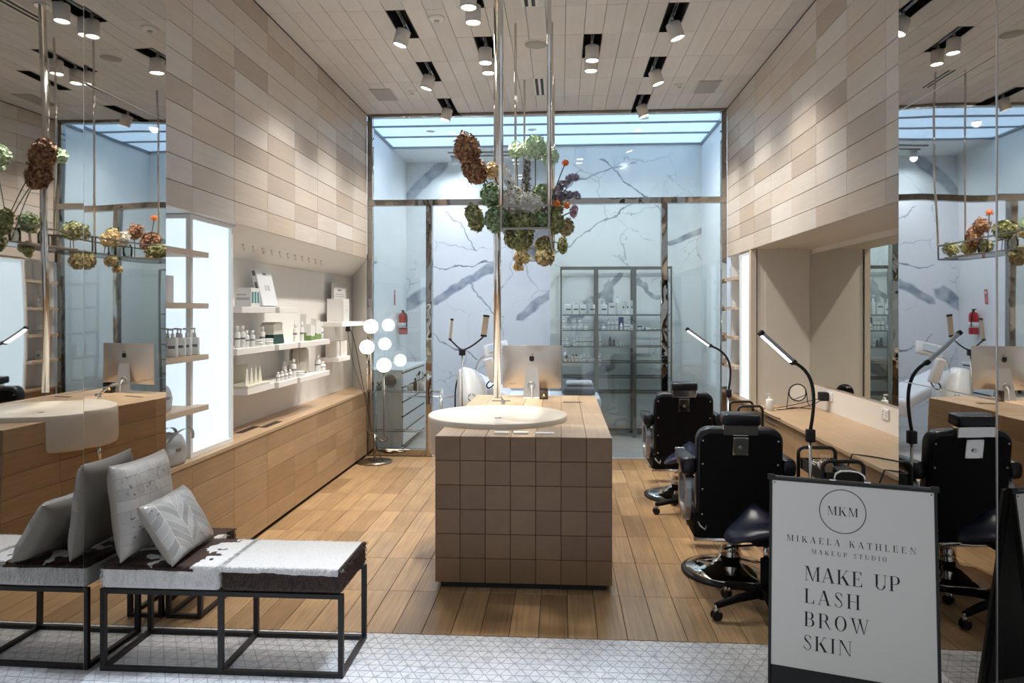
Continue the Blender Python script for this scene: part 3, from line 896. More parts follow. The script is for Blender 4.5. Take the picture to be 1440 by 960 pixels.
def patch_mat(name, kind):
    m, nt, b, N, K = _new(name)
    tc = N.new('ShaderNodeTexCoord')
    def op(o, a, c=0.0, clamp=False):
        n = N.new('ShaderNodeMath'); n.operation = o; n.use_clamp = clamp
        for i, v in enumerate((a, c)):
            if isinstance(v, (int, float)): n.inputs[i].default_value = v
            else: K.new(v, n.inputs[i])
        return n.outputs[0]
    sp = N.new('ShaderNodeSeparateXYZ'); K.new(tc.outputs['Object'], sp.inputs[0])
    if kind == 'brick':
        br = N.new('ShaderNodeTexBrick'); br.inputs['Scale'].default_value = 1.0
        br.inputs['Brick Width'].default_value = .085; br.inputs['Row Height'].default_value = .05; br.inputs['Mortar Size'].default_value = .0012
        br.inputs['Color1'].default_value = (.38, .35, .315, 1); br.inputs['Color2'].default_value = (.29, .27, .245, 1); br.inputs['Mortar'].default_value = (.24, .225, .21, 1)
        K.new(tc.outputs['Object'], br.inputs['Vector']); col = br.outputs['Color']
    else:
        ax = op('PINGPONG', op('ADD', sp.outputs[0], 1.0), .105)
        t = op('FRACT', op('MULTIPLY', op('ADD', op('ADD', sp.outputs[1], 1.0), op('MULTIPLY', ax, .85)), 22.0))
        wn = N.new('ShaderNodeTexWhiteNoise'); wn.noise_dimensions = '2D'
        fl_ = op('FLOOR', op('MULTIPLY', op('ADD', op('ADD', sp.outputs[1], 1.0), op('MULTIPLY', ax, .85)), 22.0))
        cx = op('FLOOR', op('MULTIPLY', op('ADD', sp.outputs[0], 1.0), 1 / .105))
        cb = N.new('ShaderNodeCombineXYZ'); K.new(fl_, cb.inputs[0]); K.new(cx, cb.inputs[1]); K.new(cb.outputs[0], wn.inputs['Vector'])
        rp = ramp(N, [(0, (.25, .235, .22)), (1, (.37, .35, .33))]); K.new(wn.outputs['Value'], rp.inputs[0])
        seam = op('MAXIMUM', op('LESS_THAN', t, .06), op('LESS_THAN', op('PINGPONG', op('ADD', sp.outputs[0], 1.0), .0525), .0015))
        mx = N.new('ShaderNodeMix'); mx.data_type = 'RGBA'; K.new(seam, mx.inputs[0]); K.new(rp.outputs[0], mx.inputs[6]); mx.inputs[7].default_value = (.50, .48, .46, 1)
        col = mx.outputs[2]
    # plain linen back
    back = op('LESS_THAN', sp.outputs[2], 0.0)
    rim = op('MAXIMUM', back, op('GREATER_THAN', op('MAXIMUM', op('MULTIPLY', op('ABSOLUTE', sp.outputs[0]), 1 / .202), op('MULTIPLY', op('ABSOLUTE', sp.outputs[1]), 1 / (.205 if kind == 'brick' else .145))), .99))
    mb_ = N.new('ShaderNodeMix'); mb_.data_type = 'RGBA'; K.new(rim, mb_.inputs[0]); K.new(col, mb_.inputs[6]); mb_.inputs[7].default_value = (.32, .285, .24, 1)
    K.new(mb_.outputs[2], b.inputs['Base Color'])
    # silver flecks
    fn = N.new('ShaderNodeTexNoise'); fn.inputs['Scale'].default_value = 70; fn.inputs['Detail'].default_value = 4
    K.new(tc.outputs['Object'], fn.inputs['Vector'])
    n2 = N.new('ShaderNodeTexNoise'); n2.inputs['Scale'].default_value = 9; K.new(tc.outputs['Object'], n2.inputs['Vector'])
    fk = op('MULTIPLY', op('GREATER_THAN', op('ADD', fn.outputs['Fac'], op('MULTIPLY', n2.outputs['Fac'], .4)), .84), op('SUBTRACT', 1.0, back))
    K.new(fk, b.inputs['Metallic']); b.inputs['Roughness'].default_value = .38
    bp = N.new('ShaderNodeBump'); bp.inputs['Strength'].default_value = .25; bp.inputs['Distance'].default_value = .003
    K.new(col, bp.inputs['Height']); K.new(bp.outputs[0], b.inputs['Normal'])
    return m
def cushion(name, label, m, hx, hy, th, c, lean, yaw):
    """stands on its lower long edge: local X along the bench depth, local Y up, face towards +X of the room"""
    o = cushion_mesh(hx, hy, th).build(name, m)
    R = Matrix.Rotation(yaw, 4, 'Z') @ Matrix.Rotation(-lean, 4, 'Y') @ Matrix(((0, 0, 1, 0), (1, 0, 0, 0), (0, 1, 0, 0), (0, 0, 0, 1)))
    o.matrix_world = Matrix.Translation(c) @ R
    tag(o, label, 'cushion')
    return o
cushion('square_cushion', 'square beige cushion with brick patchwork face leaning on the mirror', patch_mat('patchwork_hide', 'brick'), .212, .215, .13, (-1.968, 3.37, .70), math.radians(7), math.radians(-2))
cushion('lumbar_cushion', 'small beige chevron patterned cushion leaning on the square cushion', patch_mat('chevron_hide', 'chevron'), .212, .15, .11, (-1.782, 3.335, .615), math.radians(31), math.radians(3))

# ============================================================ barber chairs
vinyl = mat('black_vinyl', (.008, .0085, .012), .30, bump=.12, scale=60, spec=.45)
board = mat('black_board', (.004, .004, .0045), .65, spec=.2)
alu = mat('cast_aluminium', (.42, .42, .43), .38, 1.0, var=.05)
rubber = mat('black_rubber', (.012, .012, .012), .6)
def back_outline(hw, z0, z1, r, n=7):
    p = [(-hw, z0), (hw, z0)]
    for k in range(n + 1):
        a = PI / 2 * k / n
        p.append((hw - r + r * math.cos(a), z1 - r + r * math.sin(a)))
    for k in range(n + 1):
        a = PI / 2 + PI / 2 * k / n
        p.append((-hw + r + r * math.cos(a), z1 - r + r * math.sin(a)))
    return p
def barber_chair(label, loc, rz):
    t = thing('barber_chair', label, 'chair', loc, rz, 'black barber chairs along the desk')
    MB().lathe([(0, 0), (.292, 0), (.298, .006), (.298, .016), (.285, .024), (.27, .025), (0, .025)], 48).build('base_ring', rubber, t)
    MB().lathe([(.272, .0245), (.268, .031), (.2, .048), (.12, .066), (.075, .085), (.066, .11), (.0, .11)], 48).build('base_dish', chrome, t)
    MB().cyl((0, 0, .09), (0, 0, .34), .06, n=32).build('column', chrome, t)
    MB().cyl((0, 0, .22), (0, 0, .35), .075, n=24).build('column_collar', board, t)
    MB().tube([(.05, -.05, .10), (.14, -.16, .115), (.21, -.20, .15), (.24, -.23, .19)], .008, 8).build('pump_lever', chrome, t)
    MB().rbox((-.255, -.24, .27), (.255, .26, .41), .01, 2).build('seat_box', board, t)
    MB().cyl((-.262, -.245, .272), (.262, -.245, .272), .013, n=12).build('rear_bar', chrome, t)
    MB().rbox((-.25, -.19, .41), (.25, .30, .52), .04, 4).build('seat_cushion', vinyl, t)
    # backrest, leaning a little to the rear
    lean = Matrix.Translation((0, -.22, .38)) @ Matrix.Rotation(math.radians(5), 4, 'X')
    bk = MB(); bk.prism(back_outline(.245, .0, .545, .075), -.012, .085, 'y')
    bmx = bmesh.new()
    me_ = bk.mesh('tmp'); bmx.from_mesh(me_); bpy.data.meshes.remove(me_)
    bmesh.ops.bevel(bmx, geom=[e for e in bmx.edges if len(e.link_faces) == 2 and e.calc_face_angle(0) > .8 and abs(e.verts[0].co.y - e.verts[1].co.y) < .01], offset=.022, segments=3, affect='EDGES', profile=.5)
    bk2 = MB().bm(bmx, True); bk2.xf(lean); pad = bk2.build('backrest', vinyl, t)
    bb = MB(); bb.prism(back_outline(.228, .015, .518, .062), -.021, -.010, 'y'); bb.xf(lean); bbo = bb.build('back_board', board, t)
    for s in (-1, 1):
        for z in (.04, .19, .34, .478):
            st = MB().sphere((s * .212, -.022, z), .0065, 10, 6, sy=.6); st.xf(lean); st.build('stud', steel, bbo)
    hb = MB(); hb.rbox((-.098, -.035, .512), (.098, .02, .575), .004, 1); hb.xf(lean); hb.build('headrest_bracket', chrome, t)
    hp = MB(); hp.rbox((-.106, -.045, .57), (.106, .075, .635), .016, 3); hp.xf(lean); hp.build('headrest', vinyl, t)
    pl = MB(); pl.rbox((-.044, -.030, .395), (.044, -.021, .50), .002, 1); pl.xf(lean); plo = pl.build('headrest_plate', chrome, t)
    sc = MB(); sc.cyl((0, -.038, .44), (0, -.028, .44), .011, n=12)
    for x in (-.036, .036):
        for z in (.403, .492): sc.cyl((x, -.033, z), (x, -.028, z), .0035, n=8)
    sc.xf(lean); sc.build('screw', steel, plo)
    # arms: padded rest on an open cast loop
    for s in (-1, 1):
        x = s * .285
        a = MB()
        n = 12; vs = []
        prof = [(-.24, .030, .655, .735), (-.225, .042, .640, .742), (-.15, .044, .652, .742), (.0, .042, .668, .738), (.14, .036, .680, .732), (.18, .024, .69, .722)]
        for (y, w, z0, z1) in prof:
            for k in range(n):
                an = 2 * PI * k / n
                cx, cz = math.cos(an), math.sin(an)
                sx = math.copysign(abs(cx) ** .55, cx); sz = math.copysign(abs(cz) ** .55, cz)
                vs.append((x + w * sx, y, (z0 + z1) / 2 + (z1 - z0) / 2 * sz))
        fs = [(i * n + k, i * n + (k + 1) % n, (i + 1) * n + (k + 1) % n, (i + 1) * n + k) for i in range(len(prof) - 1) for k in range(n)]
        fs += [tuple(range(n - 1, -1, -1)), tuple(range((len(prof) - 1) * n, len(prof) * n))]
        a.add(vs, fs, True); a.build('armrest', vinyl, t)
        MB().rbox((x - .03, .15, .712), (x + .03, .19, .733), .006, 2).build('armrest_cap', chrome, t)
        lp = MB(); k = 28; vs = []
        for i in range(k):
            an = 2 * PI * i / k
            cy, cz = math.cos(an), math.sin(an)
            for (ry, rz, dx) in ((.175, .165, .016), (.125, .11, .016), (.125, .11, -.016), (.175, .165, -.016)):
                e = .75
                vs.append((x + dx, -.04 + ry * math.copysign(abs(cy) ** e, cy), .505 + rz * math.copysign(abs(cz) ** e, cz)))
        fs = []
        for i in range(k):
            j = (i + 1) % k
            for q in range(4): fs.append((i * 4 + q, j * 4 + q, j * 4 + (q + 1) % 4, i * 4 + (q + 1) % 4))
        lp.add(vs, fs, False); lp.build('arm_loop', alu, t)
        MB().cyl((s * .245, -.12, .37), (s * .305, -.12, .37), .016, n=14).build('arm_bolt', steel, t)
        MB().tube([(s * .25, -.20, .40), (s * .225, -.255, .355), (s * .20, -.27, .335), (s * .19, -.26, .36)], .007, 8).build('recline_strut', steel, t)
    # footrest
    for s in (-1, 1): MB().tube([(s * .17, .24, .36), (s * .17, .42, .25), (s * .17, .52, .17)], .013, 8).build('footrest_tube', chrome, t)
    MB().rbox((-.2, .48, .14), (.2, .58, .17), .008, 1).build('footrest', alu, t)
    return t
barber_chair('black barber chair with the oak island on its left and the tall cart beside it', (1.04, 4.62, 0), math.radians(-1.5))
barber_chair('black barber chair standing nearest the glass partition', (1.02, 6.50, 0), math.radians(0))

# ============================================================ saddle stools
navy = mat('navy_vinyl', (.010, .014, .032), .30, spec=.5)
def saddle_stool(label, loc, rz):
    t = thing('saddle_stool', label, 'stool', loc, rz, 'saddle stools behind the barber chairs')
    nr, na = 10, 36
    def ztop(x, y):
        return .085 - 0.058 * (abs(x) / .215) ** 2.4 + .078 * math.exp(-(x / .075) ** 2) * max(0, (y + .02) / .19) ** 1.2 + .02 * max(0, -y / .19) ** 2
    m = MB(); vs = []
    for s in (0, 1):
        for i in range(nr + 1):
            r = i / nr
            for k in range(na):
                a = 2 * PI * k / na
                c, sn = math.cos(a), math.sin(a)
                x = .215 * r * math.copysign(abs(c) ** .8, c); y = .185 * r * math.copysign(abs(sn) ** .85, sn) * (1 - .18 * (abs(x) / .215))
                e = 1 - r ** 6
                z = ztop(x, y)
                vs.append((x, y, z - .03 * (1 - e) if s == 0 else z - .065 - .0 * e + .03 * (1 - e)))
    fs = []
    for s in (0, 1):
        b0 = s * (nr + 1) * na
        for i in range(nr):
            for k in range(na):
                j = (k + 1) % na
                fs.append((b0 + i * na + k, b0 + i * na + j, b0 + (i + 1) * na + j, b0 + (i + 1) * na + k))
    b1 = nr * na; b2 = (2 * nr + 1) * na
    fs += [(b1 + k, b1 + (k + 1) % na, b2 + (k + 1) % na, b2 + k) for k in range(na)]
    m.add(vs, fs, True)
    m.build('saddle_seat', navy, t, (0, 0, .405))
    MB().rbox((-.09, -.08, .385), (.09, .08, .44), .015, 2).build('seat_plate', board, t)
    MB().cyl((0, 0, .12), (0, 0, .30), .028, n=16).build('column', board, t)
    MB().cyl((0, 0, .29), (0, 0, .39), .014, n=14).build('gas_lift', chrome, t)
    MB().tube([(-.03, .0, .375), (-.16, .03, .36), (-.21, .04, .345)], .006, 8).build('height_lever', board, t)
    MB().cyl((0, 0, .095), (0, 0, .145), .045, .032, n=18).build('hub', board, t)
    for k in range(5):
        a = 2 * PI * k / 5 + .75
        c, s = math.cos(a), math.sin(a)
        MB().tube([(c * .03, s * .03, .12), (c * .16, s * .16, .105), (c * .26, s * .26, .082), (c * .285, s * .285, .075)], [.024, .022, .018, .015], 10).build('base_arm', board, t)
        cs = MB(); cs.cyl((c * .28, s * .28, .05), (c * .28, s * .28, .082), .011, n=10); cs.box((c * .28 - .016, s * .28 - .016, .044), (c * .28 + .016, s * .28 + .016, .056))
        co = cs.build('caster', chrome, t)
        w = MB()
        for q in (-1, 1):
            u = Vector((-s, c, 0)) * (.008 * q)
            p = Vector((c * .28, s * .28, .027)) + u
            w.cyl(p, p + Vector((-s, c, 0)) * (.009 * q), .027, n=18)
        w.build('wheel', rubber, co)
    return t
saddle_stool('navy saddle stool on casters behind the barber chair next to the white sign', (1.075, 3.97, 0), math.radians(8))
saddle_stool('navy saddle stool on casters behind the barber chair near the partition', (1.03, 5.92, 0), math.radians(-4))

# ============================================================ gooseneck lamps
led = mat('led_strip', (.9, .95, 1), .3, emit=(.80, .88, 1.0), estr=16)
grey_plastic = mat('grey_housing', (.20, .19, .18), .4)
def led_bar(par, a, b, nrm, name='lamp_head', w=.021, lit=True, shell=None):
    a, b, nrm = Vector(a), Vector(b), Vector(nrm).normalized()
    d = (b - a).normalized(); nrm = (nrm - d * nrm.dot(d)).normalized(); sd = d.cross(nrm)
    def bx(m, a, b, w0, n0, n1):
        vs = []
        for p in (a, b):
            for (u, v) in ((-w0, n0), (w0, n0), (w0, n1), (-w0, n1)): vs.append(p + sd * u + nrm * v)
        m.add(vs, [(3, 2, 1, 0), (4, 5, 6, 7), (0, 1, 5, 4), (1, 2, 6, 5), (2, 3, 7, 6), (3, 0, 4, 7)])
    m = MB(); bx(m, a + d * .012, b - d * .012, w, -.012, .008); h = m.build(name, shell or alu, par)
    m = MB(); bx(m, a - d * .002, a + d * .02, w * 1.08, -.014, .010); m.build('end_cap', rubber, h)
    m = MB(); bx(m, b - d * .02, b + d * .002, w * 1.08, -.014, .010); m.build('end_cap', rubber, h)
    if lit:
        m = MB(); bx(m, a + d * .022, b - d * .022, w * .82, .0075, .0088); m.build('led_strip', led, h)
    return h
def bez(pts, n=14):
    P = [Vector(p) for p in pts]; out = []
    for i in range(n + 1):
        t = i / n; q = P[:]
        while len(q) > 1: q = [q[k].lerp(q[k + 1], t) for k in range(len(q) - 1)]
        out.append(q[0])
    return out
def goose_lamp(label, base, clampz, neck_end, head_end):
    t = thing('gooseneck_lamp', label, 'lamp', base, 0, 'gooseneck lamps along the desk')
    B = Vector(base); ne = Vector(neck_end) - B; he = Vector(head_end) - B
    MB().lathe([(0, 0), (.065, 0), (.065, .012), (.03, .022), (.0, .022)], 28).build('base', rubber, t)
    MB().cyl((0, 0, .02), (0, 0, clampz), .0085, n=12).build('pole', steel, t)
    MB().rbox((-.024, -.02, clampz - .036), (.024, .02, clampz + .036), .006, 2).build('clamp', rubber, t)
    d = (he - ne).normalized()
    MB().tube(bez([(0, 0, clampz + .03), (.03, 0, clampz + .2), (.04, 0, clampz + .36), ne + d * .012]), .0095, 10).build('gooseneck', rubber, t)
    h = led_bar(t, ne, he, (-.75, -.17, -.62))
    return t
goose_lamp('lit gooseneck lamp standing beside the cart at the wall mirror', (1.405, 4.28, 0), .90, (1.322, 4.30, 1.305), (1.129, 4.30, 1.482))
goose_lamp('lit gooseneck lamp standing beside the barber chair near the partition', (1.50, 6.75, 0), .868, (1.345, 6.75, 1.287), (1.125, 6.75, 1.446))

# ============================================================ carts
cartm = mat('black_powder_coat', (.02, .02, .02), .4)
def cart(label, x0, x1, y0, y1, z, group):
    t = thing('tool_cart', label, 'cart', ((x0 + x1) / 2, (y0 + y1) / 2, 0), 0, group)
    hx, hy = (x1 - x0) / 2, (y1 - y0) / 2
    for y in (-hy, hy):
        r = .035; pts = [(-hx, y, .05), (-hx, y, z - r)] + [(-hx + r - r * math.cos(a), y, z - r + r * math.sin(a)) for a in (.4, .8, 1.2, PI / 2)]
        pts += [(-p[0], p[1], p[2]) for p in pts[::-1]]
        MB().tube(pts, .011, 10).build('end_frame', cartm, t)
    for zz in (.10, .38, .645):
        m = MB(); m.box((-hx + .012, -hy, zz), (hx - .012, hy, zz + .008))
        for y in (-hy + .0, hy - .006): m.box((-hx + .012, y, zz + .008), (hx - .012, y + .006, zz + .065))
        for x in (-hx + .012, hx - .018): m.box((x, -hy, zz + .008), (x + .006, hy, zz + .065))
        m.build('tray', cartm, t)
    for x in (-hx, hx):
        for y in (-hy, hy): MB().cyl((x - .01, y, .027), (x + .01, y, .027), .027, n=16).build('wheel', rubber, t)
    return t
cart('black metal tool cart loaded with jars between lamp and oak desk', 1.445, 1.665, 4.20, 4.62, .772, 'tool carts')
cart('black metal tool cart beside the far barber chair', 1.50, 1.70, 6.38, 6.70, .80, 'tool carts')
def onto(o, label, cat, group=None): return tag(o, label, cat, group)
tz = .653
o = MB().lathe([(0, 0), (.045, 0), (.05, .01), (.055, .07), (.052, .07), (.046, .012), (0, .01)], 20).build('metal_bowl', chrome, None, (1.525, 4.46, tz)); onto(o, 'shiny metal bowl on the tool cart', 'bowl')
bh = thing('brush_block', 'wooden brush block on the tool cart', 'brush holder', (1.512, 4.34, tz))
MB().rbox((-.03, -.03, 0), (.03, .03, .09), .006, 1).build('block', oak_top, bh)
for k in range(4): MB().cyl((-.018 + .012 * k, .005 * (k % 2), .08), (-.022 + .015 * k, .01, .125), .004, n=8).build('brush', oak_top, bh)
o = MB().rbox((-.05, -.06, 0), (.05, .06, .06), .004, 1).build('black_box', rubber, None, (1.60, 4.30, tz)); onto(o, 'small black box in the tool cart tray', 'box')
o = MB().rbox((-.05, -.04, 0), (.05, .04, .035), .006, 1).build('white_tissue_pack', white, None, (1.57, 4.55, tz)); onto(o, 'white tissue pack in the tool cart tray', 'tissue pack')

# ============================================================ A-frame sign
SW, SH = .625, .769
sg = thing('sandwich_board', 'white sandwich board sign with black lettering for a makeup studio', 'sign', (1.188, 3.119, 0), math.radians(-18.55))
tilt = math.atan2(.117, .76)
fm = mat('black_frame', (.012, .012, .012), .4)
pw = mat('sign_white', (.84, .81, .76), .28, var=.015, scale=2)
ink = mat('sign_ink', (.012, .012, .013), .45)
Rp = Matrix.Translation((0, 0, .10)) @ Matrix.Rotation(-tilt, 4, 'X')     # local: x along, z up the slope, -y outwards
def sb(n, a, b, m, par=sg):
    k = MB().rbox(a, b, .002, 1); k.xf(Rp); return k.build(n, m, par)
sb('frame_stile', (-SW / 2 - .011, -.006, -.098), (-SW / 2, .022, SH + .010), fm); sb('frame_stile', (SW / 2, -.006, -.098), (SW / 2 + .011, .022, SH + .010), fm)
sb('frame_rail', (-SW / 2, -.006, SH), (SW / 2, .022, SH + .010), fm)
kick = sb('kick_panel', (-SW / 2, .002, -.085), (SW / 2, .018, 0), fm)
panel = sb('sign_panel', (-SW / 2, -.002, 0), (SW / 2, .012, SH), pw)
for x in (-SW / 2 + .01, SW / 2 - .01):
    k = MB(); k.cyl((x, -.004, SH - .01), (x, -.001, SH - .01), .003, n=8); k.xf(Rp); k.build('pin', fm, panel)
    sb('corner_cap', (x - .03 if x < 0 else x + .0, -.008, SH + .0), (x + .0 if x < 0 else x + .03, .024, SH + .024), fm)
top = Rp @ Vector((0, .02, SH))
Rb = Matrix.Translation((0, top.y * 2 + .01, .10)) @ Matrix.Rotation(tilt, 4, 'X')
k = MB(); k.rbox((-SW / 2 - .011, -.01, -.098), (SW / 2 + .011, .006, SH + .01), .003, 1); k.xf(Rb); k.build('rear_panel', mat('sign_back_grey', (.10, .10, .10), .4), sg)
for x in (-SW / 2 - .011, SW / 2 - .009):
    k = MB(); k.rbox((x, -.03, -.098), (x + .02, -.008, SH + .01), .002, 1); k.xf(Rb); k.build('rear_stile', fm, sg)
k = MB().tube([(-.062, .01, SH + .018), (-.055, .01, SH + .045), (-.035, .01, SH + .058), (0, .01, SH + .061), (.035, .01, SH + .058), (.055, .01, SH + .045), (.062, .01, SH + .018)], .005, 8)
k.box((-.08, .004, SH + .016), (-.055, .016, SH + .021)); k.box((.055, .004, SH + .016), (.08, .016, SH + .021)); k.xf(Rp); k.build('handle', chrome, sg)

# ---- didone capitals drawn as strokes: thick stems, hairlines, flat serifs
TH, HL, SF = .135, .028, .035
def R_(x0, y0, x1, y1): return [(x0, y0), (x1, y0), (x1, y1), (x0, y1)]
def D_(xb, xt, w, y0=0, y1=1): return [(xb, y0), (xb + w, y0), (xt + w, y1), (xt, y1)]
def serif(x0, x1, y): return R_(x0, y, x1, y + HL) if y < .5 else R_(x0, y - HL, x1, y)
def stem(x, w=None, e=.085):
    w = TH if w is None else w
    return [R_(x, 0, x + w, 1), serif(x - e, x + w + e, 0), serif(x - e, x + w + e, 1)]
def ring(cx, cy, rx, ry, tx, ty, a0, a1, n=26):
    """crescent stroke: thick at the sides, thin at top and bottom"""
    out = []
    for k in range(n):
        qs = []
        for q in (k, k + 1):
            a = math.radians(a0 + (a1 - a0) * q / n)
            c, s = math.cos(a), math.sin(a)
            qs.append(((cx + rx * c, cy + ry * s), (cx + (rx - tx) * c, cy + (ry - ty) * s)))
        out.append([qs[0][0], qs[1][0], qs[1][1], qs[0][1]])
    return out
def GL():
    g = {}
    g['I'] = (stem(.12), .38)
    g['L'] = (stem(.1) + [R_(.1, 0, .66, HL), [(.66, 0), (.66, .27), (.635, .27), (.56, HL)]], .72)
    g['E'] = (stem(.1) + [R_(.1, 0, .66, HL), [(.66, 0), (.66, .25), (.64, .25), (.56, HL)], R_(.1, 1 - HL, .62, 1), [(.62, 1), (.62, .76), (.60, .76), (.53, 1 - HL)], R_(.2, .5, .47, .5 + HL), R_(.45, .40, .475, .63)], .74)
    g['H'] = (stem(.1) + stem(.66) + [R_(.2, .5, .7, .5 + HL)], .92)
    g['T'] = ([R_(.30, 0, .30 + TH, 1), serif(.2, .53, 0), R_(.03, 1 - HL, .70, 1), [(.03, 1), (.03, .74), (.05, .74), (.12, 1 - HL)], [(.70, 1), (.70, .74), (.68, .74), (.61, 1 - HL)]], .74)
    g['A'] = ([D_(.06, .36, HL * 1.3), D_(.62, .32, TH * 1.12), serif(-.02, .2, 0), serif(.52, .86, 0), R_(.17, .32, .62, .32 + HL)], .86)
    g['M'] = ([R_(.12, 0, .12 + HL * 1.2, 1), R_(.84, 0, .84 + TH, 1), [(.12, 1), (.27, 1), (.60, 0), (.53, 0)], D_(.54, .84, HL * 1.3), serif(.02, .25, 0), serif(.02, .2, 1), serif(.75, 1.06, 0), serif(.85, 1.06, 1)], 1.07)
    g['N'] = ([R_(.13, 0, .13 + HL * 1.2, 1), R_(.76, 0, .76 + HL * 1.2, 1), [(.10, 1), (.25, 1), (.795, 0), (.74, 0)], serif(.03, .26, 0), serif(.02, .2, 1), serif(.66, .89, 1)], .9)
    g['K'] = (stem(.1) + [D_(.24, .66, HL * 1.4, .40, 1), [(.34, .52), (.45, .63), (.82, 0), (.65, 0)], serif(.56, .9, 0), serif(.56, .82, 1)], .88)
    g['U'] = ([R_(.13, .3, .13 + TH, 1), serif(.03, .37, 1), R_(.70, .3, .70 + HL * 1.2, 1), serif(.6, .83, 1)] + ring(.4325, .3, .3025, .32, TH * .8, HL * 1.3, 180, 360), .86)
    g['P'] = (stem(.1) + [R_(.2, 1 - HL, .42, 1), R_(.2, .46, .42, .46 + HL)] + ring(.42, .73, .26, .27, TH, HL, -90, 90), .72)
    g['B'] = (stem(.1) + [R_(.2, 1 - HL, .42, 1), R_(.2, .51, .42, .51 + HL), R_(.2, 0, .42, HL)] + ring(.42, .755, .23, .245, TH, HL, -90, 90) + ring(.42, .2675, .28, .2675, TH, HL, -90, 90), .76)
    g['R'] = (stem(.1) + [R_(.2, 1 - HL, .42, 1), R_(.2, .50, .45, .50 + HL), [(.42, .52), (.56, .5), (.80, .02), (.92, .02), (.90, 0), (.74, 0)]] + ring(.42, .75, .25, .25, TH, HL, -90, 90), .86)
    g['D'] = (stem(.1) + [R_(.2, 1 - HL, .42, 1), R_(.2, 0, .42, HL)] + ring(.42, .5, .38, .5, TH, HL, -90, 90), .88)
    g['O'] = (ring(.44, .5, .38, .51, TH, HL, 0, 360, 44), .88)
    g['S'] = (ring(.31, .755, .22, .255, .06, HL, 20, 180) + ring(.31, .25, .24, .26, .06, HL, -160, 0) + [[(.09, .755), (.155, .80), (.48, .42), (.55, .25), (.50, .23), (.40, .40), (.14, .62)], R_(.50, .72, .525, .95), R_(.06, .05, .085, .30)], .62)
    g['W'] = ([[(.06, 1), (.20, 1), (.43, 0), (.38, 0)], D_(.39, .62, HL * 1.3), [(.52, 1), (.66, 1), (.89, 0), (.84, 0)], D_(.85, 1.08, HL * 1.3), serif(-.02, .30, 1), serif(.44, .72, 1), serif(.98, 1.2, 1)], 1.2)
    return g
GLY = GL()
def letter_line(txt, h, width, u, v, align='c', thin=1.0):
    """each word line: one flat printed part per letter on the panel"""
    adv = []; x = 0
    base = sum(GLY[c][1] if c != ' ' else .45 for c in txt) * h
    gap = (width - base) / max(1, len(txt) - 1)
    for c in txt:
        adv.append(x); x += (GLY[c][1] if c != ' ' else .45) * h + gap
    x0 = u - (width / 2 if align == 'c' else 0)
    for c, a in zip(txt, adv):
        if c == ' ': continue
        m = MB()
        for poly in GLY[c][0]:
            n = len(poly)
            area = sum(poly[i][0] * poly[(i + 1) % n][1] - poly[(i + 1) % n][0] * poly[i][1] for i in range(n))
            if area < 0: poly = poly[::-1]
            m.add([(x0 + a + px_ * h, -.0026, v + (py_ - .5) * h) for px_, py_ in poly], [tuple(range(n))])
        m.xf(Rp); m.build('letter', ink, panel, fix=False)
def fu(f): return (f - .5) * SW
def fv(f): return SH * (1 - f)
letter_line('MKM', .036, .120, fu(.452), fv(.142))
rg = MB()
for q in ring(0, 0, .0915, .0915, .0032, .0032, 0, 360, 72): rg.add([(fu(.452) + a, -.0026, fv(.142) + b_) for a, b_ in q], [(0, 1, 2, 3)])
rg.xf(Rp); rg.build('emblem_ring', ink, panel, fix=False)
letter_line('MIKAELA KATHLEEN', .026, .495, fu(.494), fv(.312))
letter_line('MAKEUP STUDIO', .0185, .288, fu(.487), fv(.372))
letter_line('MAKE UP', .059, .365, fu(.212), fv(.492), 'l')
letter_line('LASH', .059, .218, fu(.211), fv(.612), 'l')
letter_line('BROW', .059, .250, fu(.209), fv(.734), 'l')
letter_line('SKIN', .059, .188, fu(.204), fv(.856), 'l')

# ============================================================ on the desk
mm = thing('makeup_mirror', 'round black rimmed makeup mirror on a wire stand', 'mirror', (2.12, 6.80, CT))
MB().tube([(.075 * math.cos(a), 0, .145 + .075 * math.sin(a)) for a in [2 * PI * k / 32 for k in range(32)]], .006, 8, closed=True).build('rim', rubber, mm)
MB().cyl((0, -.003, .145), (0, .003, .145), .073, n=40).build('glass', mat('mirror_glass'.replace('_g', '_small_g'), (.80, .82, .80), .01, 1.0), mm)
MB().tube([(-.08, 0, .145), (-.088, .0, .06), (-.105, -.03, .004), (-.04, .04, .004), (.04, .04, .004), (.105, -.03, .004), (.088, 0, .06), (.08, 0, .145)], .004, 8).build('wire_stand', rubber, mm)
def pump_bottle(name, label, cat, loc, h, r, bm_, cap, group=None, lab=None, sq=False):
    t = thing(name, label, cat, loc, random.uniform(0, .3), group)
    b = MB()
    if sq: b.rbox((-r, -r * .8, 0), (r, r * .8, h * .66), r * .25, 2)
    else: b.lathe([(0, 0), (r * .93, 0), (r, .003), (r, h * .60), (r * .8, h * .67), (r * .4, h * .70), (0, h * .70)], 16)
    b.build('body', bm_, t)
    MB().cyl((0, 0, h * .66), (0, 0, h * .82), r * .38, n=12).build('collar', cap, t)
    n = MB(); n.cyl((0, 0, h * .82), (0, 0, h * .95), r * .16, n=8); n.rbox((-r * .9, -r * .2, h * .93), (r * .25, r * .2, h), .002, 1); n.build('nozzle', cap, t)
    if lab: MB().lathe([(r * 1.01, h * .22), (r * 1.01, h * .46)], 16).build('label_band', lab, t) if not sq else MB().box((-r * .7, -r * .815, h * .30), (r * .7, -r * .8, h * .40)).build('label_band', lab, t)
    return t
clearp = mat('frosted_plastic', (.80, .80, .78), .35)
pump_bottle('soap_pump', 'clear soap pump bottle at the far end of the desk', 'bottle', (1.835, 6.66, CT), .15, .032, clearp, white)
